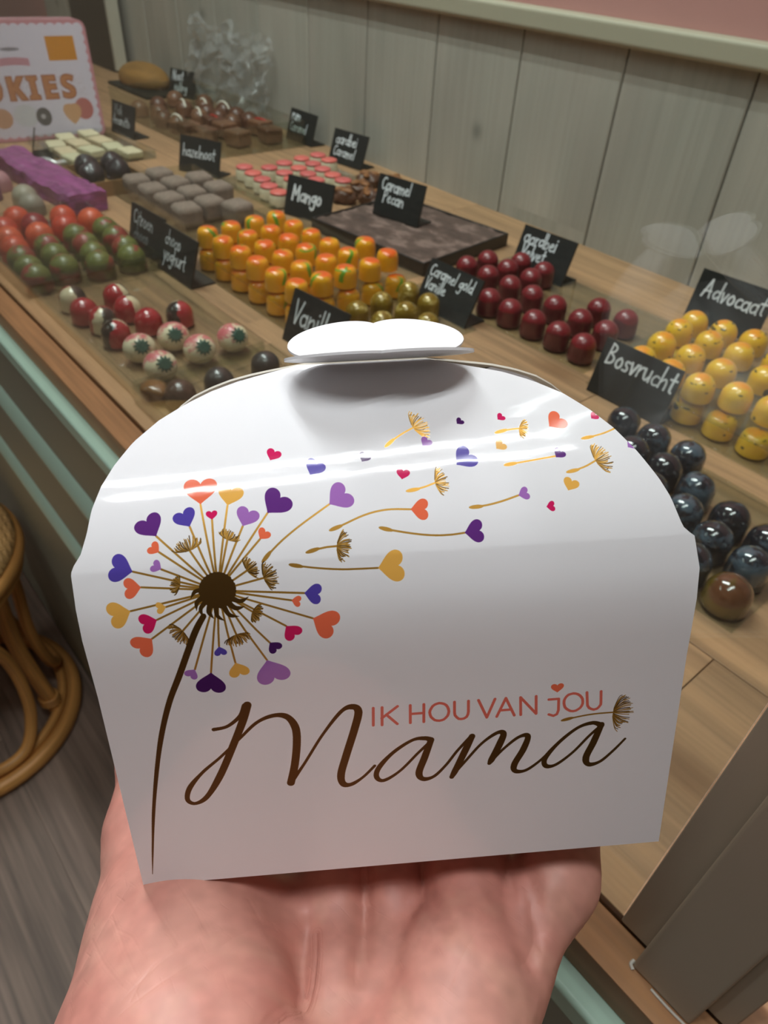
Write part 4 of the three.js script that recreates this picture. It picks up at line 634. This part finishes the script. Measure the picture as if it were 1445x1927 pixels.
// cream cylinders with a pink top
{
  const cream = std({ color: 0xd9cdb0, roughness: 0.5 }), pink = [0xd96a66, 0xe06e64, 0xcf6460].map((c) => phy({ color: c, roughness: 0.42, clearcoat: 0.2 }));
  const body = capGeo(0.0142, 0.0175), top = lathe([[0, 0], [0.0118, 0], [0.0132, 0.0012], [0.0125, 0.003], [0.009, 0.0044], [0.004, 0.0049], [0, 0.005]], 20); top.translate(0, 0.0152, 0);
  const sp = [[-1.023, -0.596], [-0.989, -0.59], [-0.956, -0.585], [-0.924, -0.576], [-0.892, -0.572], [-1.002, -0.627], [-0.968, -0.632], [-0.936, -0.624], [-0.904, -0.612], [-1.012, -0.661], [-0.978, -0.665], [-0.946, -0.66], [-0.914, -0.652], [-1.021, -0.7], [-0.988, -0.699], [-0.956, -0.694], [-0.923, -0.689], [-0.893, -0.686], [-1.025, -0.735], [-0.992, -0.733]];
  place(sp, TOP + T0, (i) => { const o = new THREE.Group(); o.name = numbered('pink_top_chocolate'); scene.add(o); mesh('body', body, cream, o); mesh('topping', top, pink[i % 3], o); return o; }, 'cream chocolate with pink top', 'cream chocolates with pink tops', 'chocolate', 0.012);
}
// pecan clusters
{
  const lump = (seed) => { const g0 = new THREE.IcosahedronGeometry(0.016, 4); g0.deleteAttribute('normal'); g0.deleteAttribute('uv'); const g = mergeVertices(g0, 1e-6), p = g.attributes.position; for (let i = 0; i < p.count; i++) { const x = p.getX(i), y = p.getY(i), z = p.getZ(i), q = 1 + (fbm(x * 130 + seed, y * 130, z * 130 + seed * 7, 3) - 0.5) * 0.95; p.setXYZ(i, x * q * 1.15, Math.max(-0.009, y * q * 0.75), z * q); } g.translate(0, 0.009, 0); g.computeVertexNormals(); return g; };
  const choc = phy({ color: 0x5b3a28, roughness: 0.45, clearcoat: 0.2 }), nutM = std({ color: 0x8d5a30, roughness: 0.6 });
  const nut = new THREE.SphereGeometry(0.007, 14, 10); nut.scale(1.35, 0.5, 0.75); { const p = nut.attributes.position; for (let i = 0; i < p.count; i++) { const a = Math.sin(p.getZ(i) * 1500) * 0.0006; p.setY(i, p.getY(i) + a); } nut.computeVertexNormals(); }
  const n = ['leftmost, beside the pink tops', 'behind, next to the aardbei Caramel sign', 'farthest, nearest the wall', 'in front, beside the Caramel Pecan sign', 'lowest, above the Mango sign'];
  [[-0.872, -0.704], [-0.902, -0.742], [-0.868, -0.765], [-0.832, -0.688], [-0.858, -0.662]].forEach(([x, z], i) => { const o = thing('pecan_cluster', `brown chocolate pecan cluster ${n[i]}`, 'chocolate', [x, TOP, z], i, 'pecan clusters'); mesh('chocolate_lump', lump(i * 3.1 + 1), choc, o); for (let k = 0; k < 3; k++) { const m = part('pecan', nut, nutM, o, Math.cos(k * 2.1) * 0.008, 0.0185, Math.sin(k * 2.1) * 0.008); m.rotation.y = k * 1.4; } });
}
// slab of cocoa in a low black tray
{
  const o = thing('cocoa_slab', 'dark cocoa dusted slab in a low black tray near the wall', 'chocolate', [-0.6985, TOP, -0.647], 0.1);
  const black = std({ color: 0x26221f, roughness: 0.35 }), w = 0.1, d = 0.083;
  part('tray_base', new RoundedBoxGeometry(2 * w, 0.003, 2 * d, 2, 0.001).translate(0, 0.0015, 0), black, o);
  for (const s of [-1, 1]) { const a = new RoundedBoxGeometry(2 * w, 0.0155, 0.003, 3, 0.0013); part('tray_rim', a.translate(0, 0.009, s * (d - 0.0015)), black, o); const b = new RoundedBoxGeometry(0.003, 0.0155, 2 * d - 0.006, 3, 0.0013); part('tray_rim', b.translate(s * (w - 0.0015), 0.009, 0), black, o); }
  const g = new THREE.PlaneGeometry(2 * w - 0.006, 2 * d - 0.006, 90, 76); g.rotateX(-Math.PI / 2); const p = g.attributes.position; for (let i = 0; i < p.count; i++) p.setY(i, 0.0116 + fbm(p.getX(i) * 60, p.getZ(i) * 90, 3, 4) * 0.006); g.computeVertexNormals();
  part('cocoa', g, std({ map: pixels(256, 256, (u, v) => { const a = fbm(u * 9, v * 14, 5, 4), b = fbm(u * 60, v * 60, 6, 2), k = 0.75 + a * 0.4 + (b - 0.5) * 0.2; return mixc([98 * k, 78 * k, 70 * k], [122 * k, 100 * k, 92 * k], step(0.5, 0.7, a)); }), roughness: 0.95 }), o);
}
// orange domes and green domes
{
  const or = [[206, 74, 40], [196, 62, 36], [212, 88, 50], [142, 30, 34]].map((c, s) => shell(pixels(64, 64, (u, v) => { const k = 0.86 + fbm(u * 7, v * 7, s * 4 + 3, 3, 7) * 0.28; return [c[0] * k, c[1] * k, c[2] * k]; }), { roughness: 0.4, clearcoat: 0.3 }));
  const orG = domeGeo(0.0165, 0.027), grG = domeGeo(0.0158, 0.027);
  place([[-0.976, -0.242], [-0.945, -0.2175], [-0.911, -0.2115], [-0.879, -0.207], [-0.942, -0.252], [-0.908, -0.2455], [-0.953, -0.2905], [-0.9185, -0.28], [-0.9265, -0.3155], [-0.976, -0.207]], TOP + T0, (i) => mesh(numbered('orange_dome_chocolate'), orG, or[i === 4 ? 3 : i % 3], scene), 'orange red dome chocolate', 'orange red domes', 'chocolate', 0.016);
  const gr = [0, 1, 2].map((s) => shell(pixels(96, 96, (u, v) => { const n = fbm(u * 4, v * 3, s * 7 + 2, 3, 4), k = 0.85 + fbm(u * 20, v * 20, s, 2, 20) * 0.3, c = mixc([104, 108, 48], [148, 58, 46], s === 0 ? step(0.62, 0.7, n) : s === 1 ? step(0.42, 0.58, n) : step(0.5, 0.62, n + (v - 0.6) * 0.3)); return [c[0] * k, c[1] * k, c[2] * k]; }), { roughness: 0.42, clearcoat: 0.25 }));
  place([[-0.886, -0.3165], [-0.852, -0.3145], [-0.8165, -0.3105], [-0.788, -0.3045], [-0.8815, -0.279], [-0.8495, -0.277], [-0.8165, -0.273], [-0.788, -0.2675], [-0.8655, -0.2395], [-0.8335, -0.2355], [-0.7975, -0.2325], [-0.8455, -0.2035], [-0.8135, -0.2], [-0.787, -0.1985]], TOP + T0, (i) => mesh(numbered('green_dome_chocolate'), grG, gr[i % 3], scene), 'olive green red-tinted dome', 'olive green domes', 'chocolate', 0.018);
}
// milk chocolate assortment: domes, cubes, some with white or red stripes
{
  const milk = [[104, 68, 46], [92, 56, 38], [118, 80, 56]].map((c, s) => shell(pixels(64, 64, (u, v) => { const k = 0.85 + fbm(u * 8, v * 8, s + 3, 3, 8) * 0.3; return [c[0] * k, c[1] * k, c[2] * k]; }), { roughness: 0.42, clearcoat: 0.25 }));
  const white = std({ color: 0xe6dfce, roughness: 0.5 }), red = std({ color: 0xb52a28, roughness: 0.4 });
  const dome = domeGeo(0.0175, 0.027), cube = new RoundedBoxGeometry(0.036, 0.024, 0.034, 4, 0.004).translate(0, 0.012, 0);
  const domeStripe = (() => { const P = []; for (let i = 0; i <= 8; i++) { const a = 0.35 + i / 8 * 2.4; P.push([Math.cos(a) * 0.0168, 0.0115 + Math.sin(a) * 0.0158, 0.002]); } return tube(P, 0.0019, 24, 8); })();
  const cubeStripe = tube([[-0.0168, 0.0205, 0.004], [-0.008, 0.0244, 0.001], [0.008, 0.0244, -0.002], [0.0168, 0.0205, -0.005]], 0.0017, 16, 8);
  const spots = [[-1.474, -0.638, 0], [-1.487, -0.683, 0], [-1.524, -0.738, 0], [-1.44, -0.714, 1], [-1.378, -0.64, 0], [-1.332, -0.645, 1], [-1.43, -0.753, 2], [-1.391, -0.7365, 0], [-1.363, -0.705, 1], [-1.468, -0.774, 0], [-1.392, -0.7745, 1], [-1.284, -0.642, 3], [-1.239, -0.648, 3], [-1.307, -0.704, 4], [-1.262, -0.7, 3], [-1.298, -0.738, 0], [-1.344, -0.7735, 0], [-1.248, -0.766, 4], [-1.424, -0.654, 0], [-1.346, -0.7365, 0], [-1.2, -0.69, 3], [-1.194, -0.752, 3], [-1.298, -0.774, 0]];
  place(spots, TOP + T0, (i, s) => { const o = new THREE.Group(); o.name = numbered('milk_chocolate'); scene.add(o); const c = s[2] >= 3; mesh('body', c ? cube : dome, milk[i % 3], o); if (s[2] === 1 || s[2] === 2) mesh('white_stripe', domeStripe, white, o); if (s[2] === 4) mesh('red_stripe', cubeStripe, red, o); return o; }, 'brown milk chocolate bonbon', 'milk chocolate assortment', 'chocolate', 0.016, 0.5);
}
// flat cream squares
{
  const cr = [0xd8cdaa, 0xd6c4a0, 0xcfc9a6].map((c) => std({ color: c, roughness: 0.6 })), g = new RoundedBoxGeometry(0.038, 0.011, 0.028, 3, 0.003).translate(0, 0.0055, 0);
  place([[-1.308, -0.414], [-1.262, -0.412], [-1.222, -0.411], [-1.345, -0.445], [-1.299, -0.448], [-1.252, -0.45], [-1.352, -0.487], [-1.302, -0.487], [-1.256, -0.488], [-1.218, -0.5]], TOP + T0, (i) => mesh(numbered('cream_square'), g, cr[i % 3], scene), 'flat cream white chocolate square', 'cream squares', 'chocolate', 0.014, 0.4);
}
// dark balls in a small brown carton
{
  const o = thing('brown_carton', 'small open brown carton holding dark berries', 'carton', [-1.1, TOP, -0.408]);
  const kraft = std({ color: 0x9a7448, roughness: 0.8 }), a = 0.05, b = 0.042, t = 0.002;
  part('base', boxGeo(-a, a, 0, t, -b, b), kraft, o); for (const s of [-1, 1]) { part('side', boxGeo(-a, a, t, 0.02, s > 0 ? b - t : -b, s > 0 ? b : -b + t), kraft, o); part('side', boxGeo(s > 0 ? a - t : -a, s > 0 ? a : -a + t, t, 0.02, -b + t, b - t), kraft, o); }
  const m = phy({ color: 0x2a2126, roughness: 0.4, clearcoat: 0.4 }), g = new THREE.SphereGeometry(0.0175, 20, 14);
  { const p = g.attributes.position; for (let i = 0; i < p.count; i++) { const q = 1 + (fbm(p.getX(i) * 180 + 4, p.getY(i) * 180, p.getZ(i) * 180 + 9, 2) - 0.5) * 0.25; p.setXYZ(i, p.getX(i) * q, p.getY(i) * q, p.getZ(i) * q); } g.computeVertexNormals(); }
  const n = ['at the left', 'at the back', 'in the middle', 'in front'];
  [[-1.13, -0.395], [-1.1275, -0.4325], [-1.09, -0.425], [-1.09, -0.386]].forEach(([x, z], i) => solo('dark_berry', g, m, `dark purple berry ball ${n[i]} of the brown carton`, 'chocolate', [x, TOP + 0.0195, z], i, 'dark balls in the brown carton'));
}
// purple tissue wrapped bar and round sweets at the far left
{
  const g = new RoundedBoxGeometry(0.27, 0.026, 0.052, 6, 0.008), p = g.attributes.position;
  const gg = new THREE.PlaneGeometry(1, 1, 1, 1); gg.dispose();
  const tissue = phy({ map: pixels(128, 128, (u, v) => { const k = 0.75 + fbm(u * 9, v * 20, 4, 4) * 0.5; return [150 * k, 78 * k, 130 * k]; }), roughness: 0.4, sheen: 0.3 });
  const long = new THREE.BoxGeometry(0.27, 0.026, 0.052, 60, 8, 14), q = long.attributes.position; for (let i = 0; i < q.count; i++) { const x = q.getX(i), y = q.getY(i), z = q.getZ(i), n = fbm(x * 40, y * 60 + 3, z * 70, 3) - 0.5; const r = 1 - 0.25 * Math.pow(Math.abs(z) / 0.026, 4) * (y > 0 ? 1 : 0); q.setXYZ(i, x + n * 0.008, Math.max(-0.0128, y * r + n * 0.012), z + (fbm(x * 50, y * 50, z * 50 + 20, 3) - 0.5) * 0.01); } const lm = mergeVertices(long.deleteAttribute('normal') && long, 1e-5); lm.computeVertexNormals();
  solo('wrapped_bar', lm, tissue, 'long bar wrapped in purple tissue lying at the far left', 'sweet', [-1.13, TOP + 0.0128, -0.332], 0.06);
  const cols = [0x8a5068, 0xc08a90, 0x7d4668, 0xa9a08c, 0x958c7c, 0xb0484a];
  const lab = ['mauve round sweet beside the purple bar', 'pale pink round sweet beside the purple bar', 'plum round sweet at the left picture edge', 'grey white round sweet above the orange domes', 'grey round sweet just behind the orange domes', 'red round sweet near the cookies pack'];
  [[-1.19, -0.276], [-1.15, -0.275], [-1.115, -0.25], [-1.07, -0.283], [-1.03, -0.278], [-1.25, -0.285]].forEach(([x, z], i) => solo('round_sweet', domeGeo(0.0165, 0.026), phy({ color: cols[i], roughness: 0.45, clearcoat: 0.2 }), lab[i], 'sweet', [x, TOP, z], i, 'round sweets at the far left'));
  const clip = tube([[-0.018, 0.006, 0.004], [-0.004, 0.008, 0.002], [0.006, 0.006, 0], [0.011, 0.004, -0.003], [0.014, 0.0045, -0.012], [0.016, 0.004, -0.02]], 0.004, 30, 10);
  solo('silver_clip', clip, std({ color: 0xdfe0e0, roughness: 0.25, metalness: 0.6 }), 'small bright silver clip beside the cream squares', 'clip', [-1.235, TOP, -0.376], 0.4);
}
// packs of cookies leaning one behind another
{
  const front = drawn(1024, 640, (c, W, H) => {
    c.fillStyle = '#c98a94'; c.fillRect(0, 0, W, H); c.fillStyle = '#d9d2e2';
    c.beginPath(); const m = 46; for (let i = 0; i <= 18; i++) c.arc(m + i * (W - 2 * m) / 18, m, 30, Math.PI, 0); for (let i = 0; i <= 11; i++) c.arc(W - m, m + i * (H - 2 * m) / 11, 30, -Math.PI / 2, Math.PI / 2); for (let i = 18; i >= 0; i--) c.arc(m + i * (W - 2 * m) / 18, H - m, 30, 0, Math.PI); for (let i = 11; i >= 0; i--) c.arc(m, m + i * (H - 2 * m) / 11, 30, Math.PI / 2, Math.PI * 1.5); c.fill();
    c.fillStyle = '#d08a2e'; c.fillRect(772, 84, 168, 128);
    c.fillStyle = '#8d8791'; c.beginPath(); c.ellipse(560, 146, 56, 10, 0, 0, 7); c.fill();
    c.fillStyle = '#c78f9d'; c.beginPath(); c.moveTo(462, 196); c.quadraticCurveTo(560, 180, 655, 196); c.lineTo(655, 236); c.quadraticCurveTo(560, 220, 462, 236); c.fill();
    c.font = 'bold 168px sans-serif'; c.textBaseline = 'alphabetic'; let x = 70; for (const ch of 'COOKIES') { c.lineWidth = 16; c.strokeStyle = '#a8694a'; c.strokeText(ch, x, 412); c.fillStyle = '#c08258'; c.fillText(ch, x, 412); x += c.measureText(ch).width + 18; }
    const r = mulberry(8); for (let i = 0; i < 900; i++) { c.fillStyle = `rgba(120,70,44,${r() * 0.14})`; c.beginPath(); c.arc(70 + r() * 880, 290 + r() * 125, 2 + r() * 3, 0, 7); c.fill(); }
    c.fillStyle = '#cfcdd3'; c.beginPath(); c.ellipse(560, 500, 72, 62, 0, 0, 7); c.fill(); c.fillStyle = '#5f5b5c'; c.beginPath(); c.ellipse(664, 512, 46, 52, 0, 0, 7); c.fill(); c.fillStyle = '#b9b5ba'; c.beginPath(); c.arc(660, 510, 14, 0, 7); c.fill();
    c.fillStyle = '#b96f6c'; c.beginPath(); c.ellipse(918, 480, 56, 62, 0, 0, 7); c.fill(); c.fillStyle = '#cfa078'; c.beginPath(); c.moveTo(842, 566); c.bezierCurveTo(760, 500, 778, 434, 842, 450); c.bezierCurveTo(900, 432, 930, 506, 842, 566); c.fill();
    c.fillStyle = '#c99a7c'; c.beginPath(); c.ellipse(420, 510, 60, 56, 0, 0, 7); c.fill(); c.beginPath(); c.ellipse(250, 500, 66, 60, 0, 0, 7); c.fill(); c.fillStyle = '#8f5f48'; c.beginPath(); c.ellipse(130, 510, 50, 56, 0, 0, 7); c.fill();
  });
  const w = 0.272, h = 0.168, t = 0.012;
  const shape = new THREE.Shape(), r = 0.014; shape.moveTo(-w / 2 + r, 0); shape.lineTo(w / 2 - r, 0); shape.quadraticCurveTo(w / 2, 0, w / 2, r); shape.lineTo(w / 2, h - r); shape.quadraticCurveTo(w / 2, h, w / 2 - r, h); shape.lineTo(-w / 2 + r, h); shape.quadraticCurveTo(-w / 2, h, -w / 2, h - r); shape.lineTo(-w / 2, r); shape.quadraticCurveTo(-w / 2, 0, -w / 2 + r, 0);
  const g = new THREE.ExtrudeGeometry(shape, { depth: t, bevelEnabled: false }); { const p = g.attributes.position, uv = g.attributes.uv; for (let i = 0; i < p.count; i++) uv.setXY(i, p.getX(i) / w + 0.5, p.getY(i) / h); }
  const edge = std({ color: 0xd8c6c4, roughness: 0.6 }), face = std({ map: front, roughness: 0.35 });
  ['front pink pack printed COOKIES leaning at the far left', 'second pink cookies pack directly behind the front one', 'third pink cookies pack, hindmost of the leaning stack'].forEach((l, i) => { const m = solo('cookies_pack', g, [face, edge], l, 'cookies pack', [-1.402 - i * 0.0145, TOP, -0.392], Math.PI / 2 - 0.14, 'pink cookies packs'); m.rotation.order = 'YXZ'; m.rotation.x = -0.09; });
}
// things at the far end by the wall
{
  const loaf = new THREE.SphereGeometry(0.07, 28, 18), p = loaf.attributes.position; for (let i = 0; i < p.count; i++) p.setXYZ(i, p.getX(i) * 1.05, Math.max(-0.012, p.getY(i) * 0.46), p.getZ(i) * 0.62); loaf.translate(0, 0.012, 0); loaf.computeVertexNormals();
  const o = thing('slate_board', 'flat black slate under the tan loaf at the far end', 'board', [-1.7, TOP, -0.762]); part('slab', new RoundedBoxGeometry(0.19, 0.006, 0.1, 2, 0.001).translate(0, 0.003, 0), slateEdge, o);
  solo('loaf', loaf, std({ map: pixels(128, 128, (u, v) => { const k = 0.8 + fbm(u * 9, v * 9, 6, 3) * 0.35; return [150 * k, 108 * k, 52 * k]; }), roughness: 0.8 }), 'tan oval loaf by the wall at the far end of the counter', 'loaf', [-1.72, TOP + 0.006, -0.765], 0.15);
  const cm0 = new THREE.PlaneGeometry(0.3, 0.15, 34, 18), q = cm0.attributes.position; for (let i = 0; i < q.count; i++) { const x = q.getX(i), y = q.getY(i); q.setXYZ(i, x + (fbm(x * 40, y * 40, 3, 2) - 0.5) * 0.03, Math.max(-0.074, y + (fbm(x * 30, y * 30, 9, 3) - 0.5) * 0.05), clamp((Math.abs(fbm(x * 26, y * 30, 5, 3) - 0.5) * 4 - 0.5) * 0.022, -0.014, 0.014)); } const cm = cm0.toNonIndexed(); cm.computeVertexNormals();
  solo('cellophane_bag', cm, phy({ color: 0xf6f6f6, roughness: 0.1, transmission: 0.86, thickness: 0, ior: 1.6, side: THREE.DoubleSide }), 'crumpled clear cellophane bag standing against the wall behind the milk chocolates', 'bag', [-1.44, TOP + 0.0745, -0.814], 0);
}
renderer.render(scene, camera);
